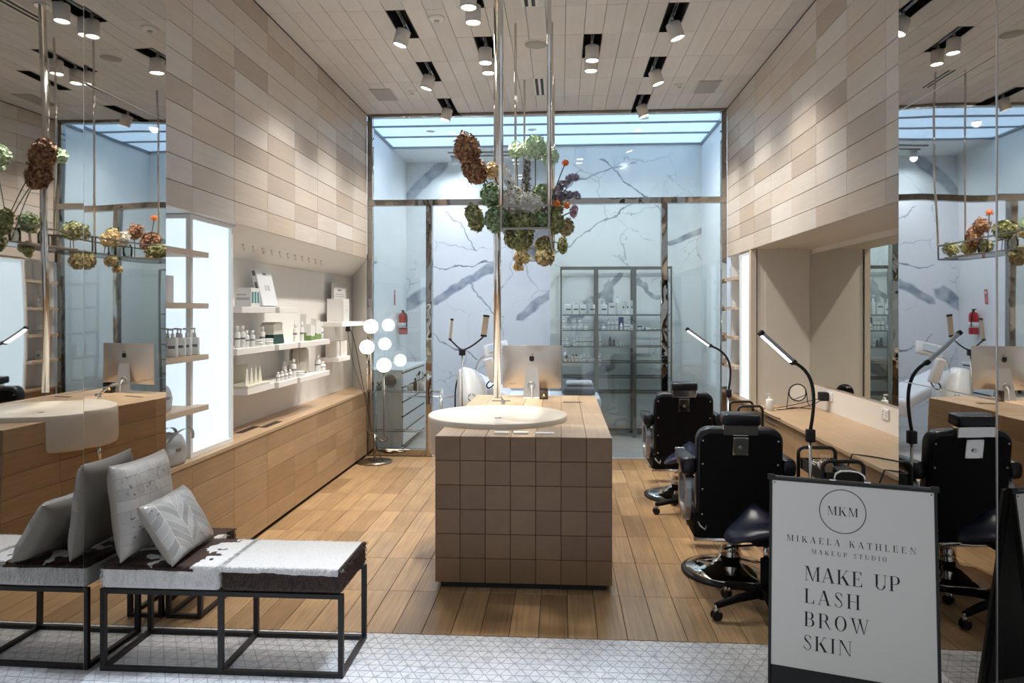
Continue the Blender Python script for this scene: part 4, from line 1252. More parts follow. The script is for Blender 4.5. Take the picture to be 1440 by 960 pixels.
def socket(label, y, z):
    t = thing('power_socket', label, 'socket', (RX + .008, y, z))
    MB().rbox((-.012, -.06, -.038), (0, .06, .038), .003, 1).build('faceplate', white, t)
    for s in (-1, 1):
        MB().box((-.016, s * .032 - .012, .012), (-.012, s * .032 + .012, .026)).build('switch', white, t)
        for dz, dy in ((-.008, -.008), (-.008, .008), (-.022, 0)): MB().box((-.0128, s * .032 + dy - .002, dz - .006), (-.012, s * .032 + dy + .002, dz + .004)).build('slot', rubber, t)
    return t
socket('white wall socket with a black plug in it below the mirror', 6.60, .862)
socket('unused white double wall socket below the mirror', 5.50, .862)
pg = thing('power_adapter', 'black plug adapter with cable in the wall socket', 'plug', (RX - .005, 6.63, .862))
MB().rbox((-.075, -.04, -.04), (-.004, .04, .035), .006, 2).build('plug_body', rubber, pg)
MB().tube(bez([(-.05, 0, -.03), (-.12, 0, -.09), (-.25, .05, -.12), (-.3, .1, -.128), (-.42, .05, -.129)]), .004, 6).build('cable', rubber, pg)
MB().tube(bez([(-.06, 0, -.02), (-.2, .05, -.06), (-.35, .1, -.128), (-.5, .15, -.129)], 20) + bez([(-.5, .15, -.129), (-.58, .05, -.129), (-.56, .3, -.129), (-.60, -.4, -.129), (-.55, -.5, -.129)], 16)[1:], .0035, 6).build('cable', rubber, pg)
for k, (ya, yb) in enumerate(((4.6, 4.98), (4.15, 4.42))):
    c = MB().tube([(1.72, ya + .05, .40), (1.74, ya + .04, .64), (1.765, ya + .02, .735), (1.80, ya, .734)] + bez([(1.80, ya, .734), (1.95, ya - .1, .733), (2.0, ya - .35, .733), (2.15, ya - .5, .733), (2.25, ya - .62, .733)])[1:], .0045, 6).build('power_cable', rubber)
    tag(c, ['thin black cable trailing over the desk edge by the socket', 'thin black cable trailing over the desk edge beside the mirrored column'][k], 'cable')
# ============================================================ island top: computer, candle, cards
ialu = mat('satin_aluminium', (.72, .66, .60), .30, .85)
pc = thing('desktop_computer', 'silver all in one desktop computer seen from behind on the island', 'computer', (-.245, 6.24, IZ))
W2, H2 = .248, .36
n = 16; vs = []
rr = .014
def bulge(u, v): return .008 + .036 * max(0, (1 - u * u)) ** .8 * max(0, (1 - (v * .9) ** 2)) ** .6
for j in range(n + 1):
    for i in range(n + 1):
        u, v = 2 * i / n - 1, 2 * j / n - 1
        vs.append((W2 * u, -bulge(u, v), .075 + H2 / 2 + H2 / 2 * v))
fs = [(j * (n + 1) + i, j * (n + 1) + i + 1, (j + 1) * (n + 1) + i + 1, (j + 1) * (n + 1) + i) for j in range(n) for i in range(n)]
sh = MB().add(vs, fs, True); sh.rbox((-W2, -.0085, .075), (W2, .0, .075 + H2), .004, 2)
cas = sh.build('casing', ialu, pc)
MB().box((-W2 + .008, .0, .085 + .04), (W2 - .008, .003, .075 + H2 - .008)).build('screen', mat('screen_dark', (.02, .02, .025), .1), pc)
st = MB().prism([(-.072, 0), (.072, 0), (.05, .255), (-.05, .255)], -.008, .0, 'y')
st.xf(Matrix.Translation((0, -.085, 0)) @ Matrix.Rotation(math.radians(-10), 4, 'X'))
sto = st.build('stand', mat('stand_aluminium', (.75, .73, .70), .32, .8), pc)
MB().rbox((-.072, -.095, 0), (.072, .09, .006), .002, 1).build('foot', ialu, pc)
cb = MB().tube([(.028 * math.cos(a), 0, .028 * math.sin(a)) for a in [2 * PI * k / 24 for k in range(24)]], .004, 6, closed=True)
cb.xf(Matrix.Translation((-.002, -.078, .106)) @ Matrix.Rotation(math.radians(-10), 4, 'X')); cb.build('cable_hole', steel, sto)
MB().tube(bez([(0, -.075, .105), (0, -.11, .10), (.004, -.12, .05), (.006, -.12, .002)]), .005, 8).build('power_cable', white, pc)
# the emblem: a bitten apple with its leaf
ap = []
for k in range(40):
    a = 2 * PI * k / 40
    r = .0235 * (1 + .10 * math.cos(2 * a) * -1 + .05 * math.sin(a) * 0)
    x, z = r * math.cos(a), r * math.sin(a) * 1.08
    if z > .015: z -= .010 * math.exp(-(x / .008) ** 2)
    if z < -.015: z += .006 * math.exp(-(x / .007) ** 2)
    bx_, bz_ = .031, .004
    dd = math.hypot(x - bx_, z - bz_)
    if dd < .0125: x, z = bx_ + (x - bx_) / dd * .0125 * (1 if x < bx_ else -1), bz_ + (z - bz_) / dd * .0125
    ap.append((x, z))
zc_ = .075 + H2 * .70
em = MB().add([(x, -.0452, z + zc_) for x, z in ap] + [(-.004, -.0452, zc_)], [(k, (k + 1) % 40, 40) for k in range(40)])
em.build('emblem', rubber, cas)
lf = [(.001, .027), (.002, .034), (.007, .040), (.012, .042), (.011, .035), (.007, .029)]
MB().add([(x, -.0452, z + zc_) for x, z in lf], [tuple(range(6))]).build('emblem_leaf', rubber, cas)
for k, x in enumerate((-.185, -.17, -.155, -.14, -.13, -.12, -.10, -.07)):
    MB().box((x - .003, -.026, .112), (x + .003, -.018, .117)).build('port', rubber, cas)
cn = thing('candle', 'lit tea candle in a square smoked glass beside the computer', 'candle', (-.142, 6.11, IZ))
smg = glass('smoked_glass', (.50, .46, .42), .06)
k = MB()
for a, b_ in (((-.035, -.035, 0), (.035, -.031, .085)), ((-.035, .031, 0), (.035, .035, .085)), ((-.035, -.031, 0), (-.031, .031, .085)), ((.031, -.031, 0), (.035, .031, .085))): k.box(a, b_)
k.box((-.035, -.035, 0), (.035, .035, .006)); k.build('glass_holder', smg, cn)
MB().cyl((0, 0, .007), (0, 0, .022), .02, n=20).build('wax', white, cn)
MB().lathe([(0, .022), (.004, .027), (.003, .034), (0, .042)], 10).build('flame', mat('flame', (1, .7, .3), .5, emit=(1, .55, .2), estr=25), cn)
for k, (px, lab, w) in enumerate(((705, 'small white card stack by the island edge below the basin', .045), (732.5, 'small white card stack beside the larger white leaflet', .043), (766, 'larger white leaflet lying by the island edge', .056))):
    p = onZ(px, 610, IZ); m = MB()
    m.rbox((-w, -.028, 0), (w, .028, .009 if k < 2 else .004), .001, 1)
    o = m.build(['business_cards', 'business_cards', 'leaflet'][k], mat('paper_white', (.86, .86, .86), .5), None, (p.x, p.y + .02, IZ + .0008)); o.rotation_euler = (0, 0, random.uniform(-.04, .04))
    tag(o, lab, 'leaflet' if k == 2 else 'cards')
pole = thing('basin_spout', 'thick chrome water pipe hanging from the ceiling over the round basin', 'pipe', (-.432, 5.0, ZC))
MB().cyl((0, 0, 1.02 - ZC), (0, 0, 0), .0245, n=28).build('pipe', chrome, pole)
MB().cyl((0, 0, 1.016 - ZC), (0, 0, 1.02 - ZC), .019, n=20).build('outlet', rubber, pole)
MB().cyl((0, 0, -.012), (0, 0, -.001), .05, n=28).build('ceiling_rose', chrome, pole)

# ============================================================ hanging flower planter
PX0, PX1, PZ0, PZ1 = -.345, -.068, 2.078, 2.208
PYs = (4.25, 5.60, 6.97)
pln = thing('hanging_planter', 'long steel framed planter hung on rods over the island', 'planter', ((PX0 + PX1) / 2, 5.6, PZ0))
pcx, pcy = (PX0 + PX1) / 2, 5.6
def pb(n_, a, b, m): return MB().box([a[0] - pcx, a[1] - pcy, a[2] - PZ0], [b[0] - pcx, b[1] - pcy, b[2] - PZ0]).build(n_, m, pln)
dst = mat('dull_steel', (.32, .29, .26), .30, 1.0)
e = .006
for s in range(2):
    a, b_ = PYs[s] + (.01 if s else 0), PYs[s + 1] - (0 if s else .03)
    for z in (PZ0, PZ1):
        for x in (PX0, PX1): pb('side_rail', (x - e, a, z - e), (x + e, b_, z + e), dst)
        for y in (a, b_): pb('end_rail', (PX0 + e, y - e, z - e), (PX1 - e, y + e, z + e), dst)
    for x in (PX0, PX1):
        for y in (a, b_): pb('corner_post', (x - e, y - e, PZ0 + e), (x + e, y + e, PZ1 - e), dst)
    pb('glass_base', (PX0 + e, a + e, PZ0 - .004), (PX1 - e, b_ - e, PZ0 + .004), tintT)
    pb('oak_base', (PX0 + .03, a + .75, PZ0 + .004), (PX1 - .03, b_ - .05, PZ0 + .02), oak_top)
for y, r in ((4.25, .0135), (5.60, .0095), (6.97, .0095)):
    for x in (PX0, PX1): MB().cyl((x - pcx, y - pcy, PZ1 - PZ0), (x - pcx, y - pcy, ZC - PZ0), r, n=12).build('hanging_rod', chrome, pln)
# blooms
def bloom_mat(name, cols):
    m, nt, b, N, K = _new(name)
    tc = N.new('ShaderNodeTexCoord'); nz = N.new('ShaderNodeTexNoise'); nz.inputs['Scale'].default_value = 55; nz.inputs['Detail'].default_value = 2
    K.new(tc.outputs['Object'], nz.inputs['Vector'])
    k = len(cols); rp = ramp(N, [(.33 + .34 * i / (k - 1), c) for i, c in enumerate(cols)])
    K.new(nz.outputs['Fac'], rp.inputs[0]); K.new(rp.outputs[0], b.inputs['Base Color']); b.inputs['Roughness'].default_value = .65
    return m
BM = {
 'brown': bloom_mat('bloom_russet', [(0.145, 0.051, 0.029), (0.290, 0.123, 0.065), (0.493, 0.348, 0.160)]),
 'gold': bloom_mat('bloom_gold', [(0.435, 0.275, 0.102), (0.667, 0.522, 0.246), (0.797, 0.638, 0.406)]),
 'green': bloom_mat('bloom_green', [(0.102, 0.152, 0.065), (0.246, 0.348, 0.160), (0.522, 0.638, 0.420)]),
 'pale': bloom_mat('bloom_pale_green', [(0.319, 0.464, 0.261), (0.580, 0.754, 0.522), (0.841, 0.920, 0.754)]),
 'pinkish': bloom_mat('bloom_white_pink', [(.34, .40, .22), (.86, .86, .78), (.80, .60, .58)]),
 'olive': bloom_mat('bloom_olive', [(0.109, 0.123, 0.043), (0.290, 0.304, 0.123), (0.609, 0.580, 0.290)]),
 'rusty': bloom_mat('bloom_rusty_green', [(0.290, 0.131, 0.072), (0.348, 0.348, 0.145), (0.667, 0.435, 0.290)]),
 'orange': bloom_mat('bloom_orange', [(0.652, 0.116, 0.014), (0.899, 0.232, 0.029), (0.920, 0.406, 0.072)]),
 'mauve': bloom_mat('bloom_mauve', [(0.131, 0.116, 0.145), (0.319, 0.290, 0.362), (0.522, 0.478, 0.580)]),
 'slate': bloom_mat('bloom_slate', [(0.102, 0.087, 0.087), (0.261, 0.239, 0.232), (0.507, 0.478, 0.464)]),
 'ivory': bloom_mat('bloom_ivory', [(0.80, 0.76, 0.68), (0.920, 0.920, 0.920), (0.920, 0.920, 0.920)]),
 'pink': bloom_mat('bloom_dusty_pink', [(0.290, 0.116, 0.174), (0.551, 0.290, 0.392), (0.725, 0.493, 0.580)]),
}
stem_m = mat('flower_stem', (.05, .06, .03), .7)
leafm = mat('dry_leaf', (.05, .075, .035), .6)
def floret_head(r, seed, sx=1, sy=1, sz=1, cnt=150, ps=.012):
    """hydrangea head: many four petalled florets over a ball"""
    rnd = random.Random(seed); m = MB()
    m.sphere((0, 0, 0), r * .66, 10, 7, sx, sy, sz)
    for k in range(cnt):
        z = 1 - 2 * (k + .5) / cnt; a = k * 2.39996
        q = math.sqrt(1 - z * z); d = Vector((q * math.cos(a), q * math.sin(a), z))
        rr_ = r * rnd.uniform(.70, 1.06)
        p = Vector((d.x * rr_ * sx, d.y * rr_ * sy, d.z * rr_ * sz))
        nn = (d + Vector((rnd.uniform(-.5, .5), rnd.uniform(-.5, .5), rnd.uniform(-.5, .5)))).normalized()
        u = nn.orthogonal().normalized(); w = nn.cross(u)
        t0 = rnd.uniform(0, PI)
        for g in range(4):
            t = t0 + g * PI / 2
            e1 = u * math.cos(t) + w * math.sin(t); e2 = u * math.cos(t + .7) + w * math.sin(t + .7); e0 = u * math.cos(t - .7) + w * math.sin(t - .7)
            s_ = ps * rnd.uniform(.8, 1.2)
            m.add([p, p + e0 * s_ * .75 + nn * s_ * .25, p + e1 * s_ * 1.15 + nn * s_ * .35, p + e2 * s_ * .75 + nn * s_ * .25], [(0, 1, 2, 3)])
    return m
def hydrangea(name, label, px, py, Y, rpx, col, shape=(1, 1, 1), tilt=0, cnt=150, ps=None, base=None, group='flowers in the hanging planter'):
    c = onY(px, py, Y); r = rpx * Y / F_PX
    t = thing(name, label, 'flower', c, 0, group)
    h = floret_head(r, int(px * 7 + py), *shape, cnt=cnt, ps=ps or max(.012, min(.021, r * .31)))
    if tilt: h.xf(Matrix.Rotation(tilt, 4, 'Y'))
    h.build('bloom', BM[col], t, fix=False, kind='stuff')
    bx0 = max(PX0 + .05, min(PX1 - .05, c.x)) if base is None else base
    by = Y + random.uniform(-.05, .05)
    e_ = Vector((bx0, by, PZ0 + .02)) - c
    mid = e_ * .5 + Vector((0, 0, .04))
    if e_.length > .04: MB().tube(bez([(0, 0, 0), mid, e_]), .0035, 6).build('stem', stem_m, t)
    return t
HY = [
 ('large russet panicle bloom rising highest out of the planter', 657, 210, 4.75, 17, 'brown', (.95, .95, 1.35), -.35, 260),
 ('russet bloom tucked under the largest panicle', 668, 240, 4.78, 15, 'brown', (1, 1, 1.25), -.4, 220),
 ('small golden bloom beside the chrome pole', 692, 240, 4.9, 9, 'gold', (1, 1, 1.25), .15, 110),
 ('round pale green bloom on a thin rod', 726, 210, 5.3, 10.5, 'pale', (1, 1, 1), 0, 110),
 ('large pale green round bloom at the top of the planter', 753, 207, 4.9, 15, 'pale', (1, 1, 1), 0, 190),
 ('pale green bloom behind the near hanging rod', 774, 220, 5.0, 11, 'pale', (1, 1, 1.1), 0, 120),
 ('green bloom at the pole side of the planter rim', 691, 274, 4.45, 14, 'green', (1, 1, 1.1), 0, 190),
 ('mottled white green bloom over the planter rim', 722, 281, 4.4, 16, 'pinkish', (1.1, 1, 1), 0, 210),
 ('white and pink bloom in the middle of the planter', 745, 285, 4.32, 14, 'pinkish', (1.1, 1, .9), 0, 200),
 ('dark green bloom under the white and pink bloom row', 762, 272, 4.55, 12, 'green', (1.1, 1, 1), 0, 150),
 ('dark green bloom at the corner of the planter', 697, 309, 4.4, 15, 'green', (1, 1, 1.1), 0, 200),
 ('crescent shaped olive bloom hanging out beside the pole', 668, 306, 4.5, 14, 'olive', (.75, .8, 1.35), -.35, 190),
 ('olive bloom low in the middle of the planter', 738, 314, 4.36, 15, 'olive', (1.1, 1, 1), 0, 210),
 ('deep green bloom behind the planter end rail', 716, 308, 4.55, 15, 'green', (1, 1, 1), 0, 180),
 ('green and white bloom at the desk side of the planter', 757, 309, 4.42, 13, 'green', (1, 1, 1), 0, 180),
 ('olive bloom hanging below the planter end rail', 729, 336, 4.7, 15, 'olive', (1.25, 1, .9), 0, 210),
 ('green bloom spilling over the desk side rail', 778, 313, 4.6, 14, 'olive', (1, 1, 1.15), 0, 190),
 ('russet green bloom hanging off the desk side rail', 797, 320, 4.7, 10, 'rusty', (.9, 1, 1.2), .2, 130),
 ('pale olive bloom behind the orange flowers', 779, 292, 4.75, 12, 'olive', (1, 1, 1.1), 0, 150),
 ('small green bloom hanging lowest at the desk side', 791, 345, 5.4, 9, 'olive', (.7, .8, 1.3), 0, 110),
 ('brown bloom hanging under the glass base', 734, 362, 5.9, 9.5, 'rusty', (1.2, 1, .8), 0, 120),
 ('rusty green bloom hanging under the glass base', 766, 361, 5.8, 11.5, 'rusty', (1.1, 1, 1), 0, 150),
 ('tiny golden bloom hanging lowest of all', 729, 375, 5.95, 7, 'gold', (1.1, 1, .75), 0, 80),
 ('olive bloom in the glass base shadow', 763, 343, 5.2, 10, 'olive', (1, 1, .8), 0, 120),
 ('golden bloom deep inside the planter', 742, 330, 5.9, 11, 'gold', (1, 1, .8), 0, 120),
 ('russet bloom at the partition end of the planter', 752, 336, 6.6, 12, 'brown', (1, 1, 1.2), .3, 130),
 ('green bloom at the partition end of the planter', 748, 349, 6.75, 11, 'olive', (1.1, 1.3, .7), 0, 130),
 ('olive bloom behind the middle hanging rods', 757, 326, 6.1, 12, 'olive', (1, 1, .9), 0, 130),
]
MORE = [
 ('green bloom in the middle glass section of the planter', -.27, 5.05, 2.24, .075, 'green'), ('golden bloom beside a jar in the middle of the planter', -.15, 5.22, 2.25, .065, 'gold'),
 ('olive bloom over the rail by the middle hanging rods', -.30, 5.48, 2.23, .07, 'olive'), ('pale bloom near the middle hanging rods', -.12, 5.70, 2.25, .06, 'pale'),
 ('large golden bloom in the partition half of the planter', -.28, 5.95, 2.24, .075, 'gold'), ('olive bloom hanging over the oak base', -.31, 6.55, 2.17, .06, 'olive'),
 ('russet bloom in the partition half of the planter', -.20, 6.42, 2.33, .07, 'brown'), ('green bloom at the last hanging rods', -.13, 6.85, 2.17, .07, 'olive'), ('mottled bloom above the computer', -.24, 6.18, 2.25, .06, 'pinkish')]
for (lab, x, y, z, r, col) in MORE:
    t = thing('hydrangea', lab, 'flower', (x, y, z), 0, 'flowers in the hanging planter')
    floret_head(r, int(y * 100), 1, 1, .95, 140, .0145).build('bloom', BM[col], t, fix=False, kind='stuff')
    MB().tube([(0, 0, 0), (0, .01, PZ0 + .025 - z)], .0035, 6).build('stem', stem_m, t)
for (lab, px, py, Y, r, col, shp, tl, cnt) in HY: hydrangea('hydrangea', lab, px, py, Y, r, col, shp, tl, cnt)
for lab, px, py, Y in (('orange button flower on the longest thin stem', 795, 229, 4.6), ('orange button flower nearest the hanging rod', 783, 286, 4.55), ('orange button flower below the mauve thistle', 797, 289, 4.58), ('orange button flower leaning towards the light box side', 739, 302, 6.5)):
    hydrangea('button_flower', lab, px, py, Y, 4.6, 'orange', (1, 1, .95), 0, 40, .007)
hydrangea('dusty_pink_flower', 'dusty pink flower nodding out past the planter rail', 807, 297, 4.7, 6.5, 'pink', (.8, .8, 1.5), .2, 70, .009)
def spike(label, path, Y, col, w0, cnt, seed, nm):
    """tall spray: small flowers along a stem"""
    rnd = random.Random(seed)
    P = [onY(x, y, Y + .03 * k) for k, (x, y) in enumerate(path)]
    t = thing(nm, label, 'flower', P[-1], 0, 'flowers in the hanging planter')
    Q = [p - P[-1] for p in P]
    ax = bez(Q, 20)
    MB().tube(ax, .003, 5).build('stem', stem_m, t)
    m = MB()
    for k in range(cnt):
        f = k / cnt; p = ax[int(f * 20)].lerp(ax[min(20, int(f * 20) + 1)], f * 20 % 1)
        w = w0 * (.35 + .65 * f)
        d = Vector((rnd.gauss(0, 1), rnd.gauss(0, 1), rnd.gauss(0, .7))).normalized()
        c = p + d * w * rnd.uniform(.5, 1)
        u = d.orthogonal().normalized(); v = d.cross(u); t0 = rnd.uniform(0, 6)
        for g in range(5):
            a = t0 + g * 2 * PI / 5; s_ = .0155 * rnd.uniform(.8, 1.25)
            e1 = u * math.cos(a) + v * math.sin(a); e2 = u * math.cos(a + .6) + v * math.sin(a + .6); e0 = u * math.cos(a - .6) + v * math.sin(a - .6)
            m.add([c, c + e0 * s_ * .7, c + e1 * s_ + d * s_ * .4, c + e2 * s_ * .7], [(0, 1, 2, 3)])
    m.build('florets', BM[col], t, fix=False, kind='stuff')
spike('ivory delphinium spray leaning beside the chrome pole', [(706, 232), (712, 252), (726, 275), (736, 292)], 4.40, 'ivory', .05, 150, 3, 'delphinium')
spike('second ivory delphinium spray low in the planter', [(712, 240), (718, 262), (730, 282), (738, 296)], 4.45, 'ivory', .045, 110, 13, 'delphinium')
spike('slate grey dried flower spike standing upright', [(742, 226), (741, 245), (739, 262), (738, 285)], 4.66, 'slate', .042, 110, 4, 'dried_spike')
spike('mauve thistle spray fanning out towards the desk', [(812, 250), (802, 244), (790, 262), (768, 292)], 4.6, 'mauve', .05, 110, 5, 'thistle_spray')
spike('mauve thistle spray drooping below the other thistle', [(814, 276), (800, 272), (786, 270), (766, 294)], 4.66, 'mauve', .055, 120, 6, 'thistle_spray')
spike('mauve thistle spray filling in by the rod', [(790, 258), (786, 266), (778, 276), (766, 292)], 4.72, 'mauve', .05, 100, 8, 'thistle_spray')
for k, (y, x) in enumerate(((5.0, -.2), (5.35, -.16), (6.05, -.22), (6.35, -.18))):
    j = MB().lathe([(0, 0), (.035, 0), (.04, .01), (.04, .09), (.03, .10), (.03, .115), (.026, .115), (.026, .1), (.036, .088), (.036, .012), (0, .006)], 18).build('glass_jar', tintT, None, (x, y, PZ0 + .0205 if k in (1, 3) else PZ0 + .0045))
    tag(j, ['clear glass jar in the planter section over the basin', 'clear glass jar on the oak base in the section over the basin', 'clear glass jar in the planter section over the computer', 'clear glass jar on the oak base over the computer'][k], 'jar', 'glass jars in the planter')

# ============================================================ ceiling fittings
def cell_pos(px, py): return onZ(px, py, ZC)
p = cell_pos(614, 25)
t = thing('smoke_detector', 'white round smoke detector between the track lights', 'detector', (p.x, p.y, ZC))
MB().lathe([(0, 0), (.062, 0), (.062, -.012), (.045, -.022), (.0, -.022)], 28).build('housing', white, t); MB().lathe([(0, -.022), (.02, -.022), (.018, -.034), (0, -.034)], 18).build('sensor_cage', steel, t)
for k, (px, py) in enumerate(((580, 128), (955, 119))):
    p = cell_pos(px, py); t = thing('sprinkler_head', 'small ceiling sprinkler head on the ' + ('light box' if k == 0 else 'desk') + ' side', 'sprinkler', (p.x, p.y, ZC), 0, 'ceiling sprinklers')
    MB().lathe([(0, 0), (.042, 0), (.036, -.006), (.012, -.008), (.01, -.03), (0, -.03)], 20).build('escutcheon', white, t); MB().cyl((0, 0, -.034), (0, 0, -.03), .018, n=12).build('deflector', steel, t)
gv = mat('vent_grey', (.40, .395, .37), .55)
for k, (px, py) in enumerate(((540, 133), (994, 122))):
    p = cell_pos(px, py); t = thing('ceiling_vent', 'flat grey ceiling access panel on the ' + ('light box' if k == 0 else 'desk') + ' side', 'vent', (p.x, p.y, ZC), 0, 'ceiling panels')
    MB().rbox((-.1, -.19, -.008), (.1, .19, -.002), .002, 1).build('panel', gv, t); MB().box((-.108, -.198, -.005), (.108, .198, -.0005)).build('frame', steel, t)
p = cell_pos(754, 62); t = thing('ceiling_speaker', 'round grey ceiling speaker between the hanging rods', 'speaker', (p.x, p.y, ZC))
MB().lathe([(0, -.004), (.098, -.004), (.102, -.006), (.112, -.004), (.112, -.0005), (0, -.0005)], 36).build('rim', white, t); MB().lathe([(0, -.006), (.096, -.006), (.096, -.004), (0, -.004)], 36).build('grille', gv, t)
for k, (r, px) in enumerate(((2, 745), (5, 759))):
    c = cell_pos(px, 4 if k == 0 else 122)
    y = Y0 + L * (3 - .5) if k == 0 else c.y
    t = thing('slot_diffuser', 'double slot air diffuser in the ceiling ' + ('over the basin' if k == 0 else 'next to the partition'), 'vent', (c.x, y, ZC), 0, 'ceiling slot diffusers')
    MB().box((-.062, -.27, -.004), (.062, .27, -.0005)).build('frame', white, t)
    for x in (-.025, .025): MB().box((x - .013, -.26, -.0055), (x + .013, .26, -.004)).build('slot', black, t)

# ============================================================ globe floor lamp
glb = mat('opal_globe', (1, .97, .92), .3, emit=(1.0, .93, .82), estr=5.0)
bronze = mat('dark_bronze', (.30, .25, .20), .28, 1.0)
GB = Vector((-1.975, 7.74, 0))
gl = thing('globe_floor_lamp', 'three globe floor lamp lit beside the glass partition', 'lamp', GB)
MB().lathe([(0, 0), (.185, 0), (.188, .006), (.186, .016), (.02, .022), (0, .022)], 40).build('base', bronze, gl)
MB().cyl((0, 0, .02), (0, 0, .30), .012, n=12).build('pole', bronze, gl)
gpos = [onY(521.5, 459, 7.74) - GB, onY(516, 488, 7.74) - GB, onY(540, 513.5, 7.74) - GB]
R_g = .076
for k, g in enumerate(gpos):
    y0 = (-.02, .0, .02)[k]
    if k == 2: tb = [(0, y0, .30), (.02, y0, .27)] + [(.04 + .05 * (1 - math.cos(a)), y0, .27 - .05 * math.sin(a)) for a in (.4, .8, 1.2, 1.57, 2.0, 2.4, 2.8)] + [(g.x, g.y, .30), (g.x, g.y, g.z - R_g + .006)]
    else: tb = [(0, y0, .30), (g.x * .6, y0 * .5, .31), (g.x, g.y, .36), (g.x, g.y, g.z - R_g + .006)]
    MB().tube(tb, .008, 10).build('arm', bronze, gl)
    s = MB().cyl((g.x, g.y, g.z - R_g - .006), (g.x, g.y, g.z - R_g + .012), .03, n=18).build('globe_holder', bronze, gl)
    MB().sphere(g, R_g, 28, 18).build('globe', glb, gl)
lc_ = thing('lamp_cord', 'black lamp cord running from the niche wall plug to the floor lamp', 'cord', (-2.2, 7.9, .6))
O = Vector((-2.2, 7.9, .6))
pp = Vector((-2.30, 7.86, 1.415))
MB().rbox(pp - O - Vector((.02, .02, .03)), pp - O + Vector((.02, .02, .03)), .005, 1).build('plug', rubber, lc_)
MB().tube([q - O for q in bez([pp, pp + Vector((.09, 0, .02)), pp + Vector((.12, -.1, -.4)), Vector((-2.08, 7.75, .80)), Vector((-2.03, 7.70, .5)), Vector((-2.0, 7.70, .30)), Vector((-1.93, 7.66, .1)), Vector((-1.86, 7.66, .03))], 24)], .004, 6).build('cable', rubber, lc_)
MB().tube([q - O for q in bez([pp + Vector((0, 0, -.03)), pp + Vector((.03, -.02, -.3)), Vector((-2.14, 7.72, .82)), Vector((-2.06, 7.66, .72))], 16)], .003, 6).build('cable', rubber, lc_)

# ============================================================ treatment room furniture
cbn = mat('white_lacquer', (.82, .84, .85), .25)
cab = thing('drawer_cabinet', 'white drawer cabinet along the treatment room wall', 'cabinet', (-2.04, 9.1, 0))
MB().box((-.225, -.68, .02), (.205, .68, .90)).build('body', cbn, cab)
MB().rbox((-.228, -.69, .90), (.225, .69, .93), .003, 1).build('top', cbn, cab)
for j in range(2):
    for r in range(5):
        y0 = -.67 + .675 * j
        MB().rbox((.207, y0 + .004, .06 + .168 * r), (.222, y0 + .667, .06 + .168 * r + .150), .002, 1).build('drawer', cbn, cab)
for r in range(6): MB().box((.2055, -.675, .043 + .168 * r), (.2222, .675, .059 + .168 * r)).build('shadow_gap', black, cab)
tr = thing('glass_trolley', 'glass topped chrome trolley behind the partition post', 'trolley', (-1.75, 8.29, 0))
MB().box((-.36, -.06, .700), (.40, .06, .708)).build('glass_top', tint, tr)
for x in (-.36, .40):
    for y in (-.06, .06): MB().cyl((x, y, 0), (x, y, .73), .009, n=10).build('leg', chrome, tr)
for z in (.692, .25):
    for y in (-.06, .06): MB().cyl((-.36, y, z), (.40, y, z), .007, n=8).build('rail', chrome, tr)
    for x in (-.36, .40): MB().cyl((x, -.06, z), (x, .06, z), .007, n=8).build('rail', chrome, tr)
def at_tr(px): return Vector((onY(px, 545, 8.29).x, 8.29, .7085))
fan = thing('tilted_round_mirror', 'black round tilted mirror on a stand on the glass trolley', 'mirror', at_tr(549))
k = MB(); k.tube([(.065 * math.cos(a), 0, .075 * math.sin(a)) for a in [2 * PI * q / 28 for q in range(28)]], .005, 8, closed=True); k.cyl((0, -.003, 0), (0, .003, 0), .062, n=28)
k.xf(Matrix.Translation((0, 0, .105)) @ Matrix.Rotation(.5, 4, 'Z') @ Matrix.Rotation(-.45, 4, 'X')); k.build('disc', rubber, fan)
for x in (-.04, .0, .04): MB().cyl((x * .6, 0, .07), (x, .01, 0), .003, n=6).build('stand_leg', rubber, fan)
o = MB().lathe([(0, 0), (.03, 0), (.034, .02), (.045, .06), (.042, .06), (.03, .015), (0, .01)], 20).build('ceramic_bowl', white, None, at_tr(577)); tag(o, 'small white ceramic bowl on the glass trolley', 'bowl')
db = thing('dark_bottle', 'dark brown bottle on the glass trolley', 'bottle', at_tr(584)); brn = mat('brown_glass', (.03, .018, .012), .15)
MB().lathe([(0, 0), (.022, 0), (.022, .085), (.009, .10), (.009, .12), (0, .12)], 16).build('body', brn, db); MB().cyl((0, 0, .115), (0, 0, .14), .011, n=10).build('cap', rubber, db)
bp_ = thing('brush_pot', 'white pot of makeup brushes on the glass trolley', 'brush pot', at_tr(592) + Vector((0, 0.01, 0)))
MB().lathe([(0, 0), (.036, 0), (.038, .1), (.034, .1), (.032, .01), (0, .01)], 20).build('pot', white, bp_)
for q in range(6):
    a = q * 1.05; e_ = Vector((math.cos(a) * .045, math.sin(a) * .03, .17 + .015 * (q % 3)))
    MB().cyl((math.cos(a) * .012, math.sin(a) * .012, .02), e_ * .9, .003, n=6).build('brush_handle', oak_top, bp_); MB().sphere(e_, .011, 8, 6, sz=1.6).build('brush_tip', mat('brush_hair', (.75, .68, .52), .8) if q % 2 else rubber, bp_)
sp_ = thing('succulent_pot', 'small dark plant pot at the trolley end by the lamp', 'plant', at_tr(533))
MB().lathe([(0, 0), (.028, 0), (.036, .05), (.03, .05), (0, .045)], 16).build('pot', mat('grey_pot', (.25, .26, .26), .6), sp_)
for q in range(9):
    a = q * 2.4; MB().tube([(0, 0, .045), (.02 * math.cos(a), .02 * math.sin(a), .075), (.035 * math.cos(a), .035 * math.sin(a), .085 + .01 * (q % 3))], [.006, .006, .001], 6).build('leaf', leafm, sp_)
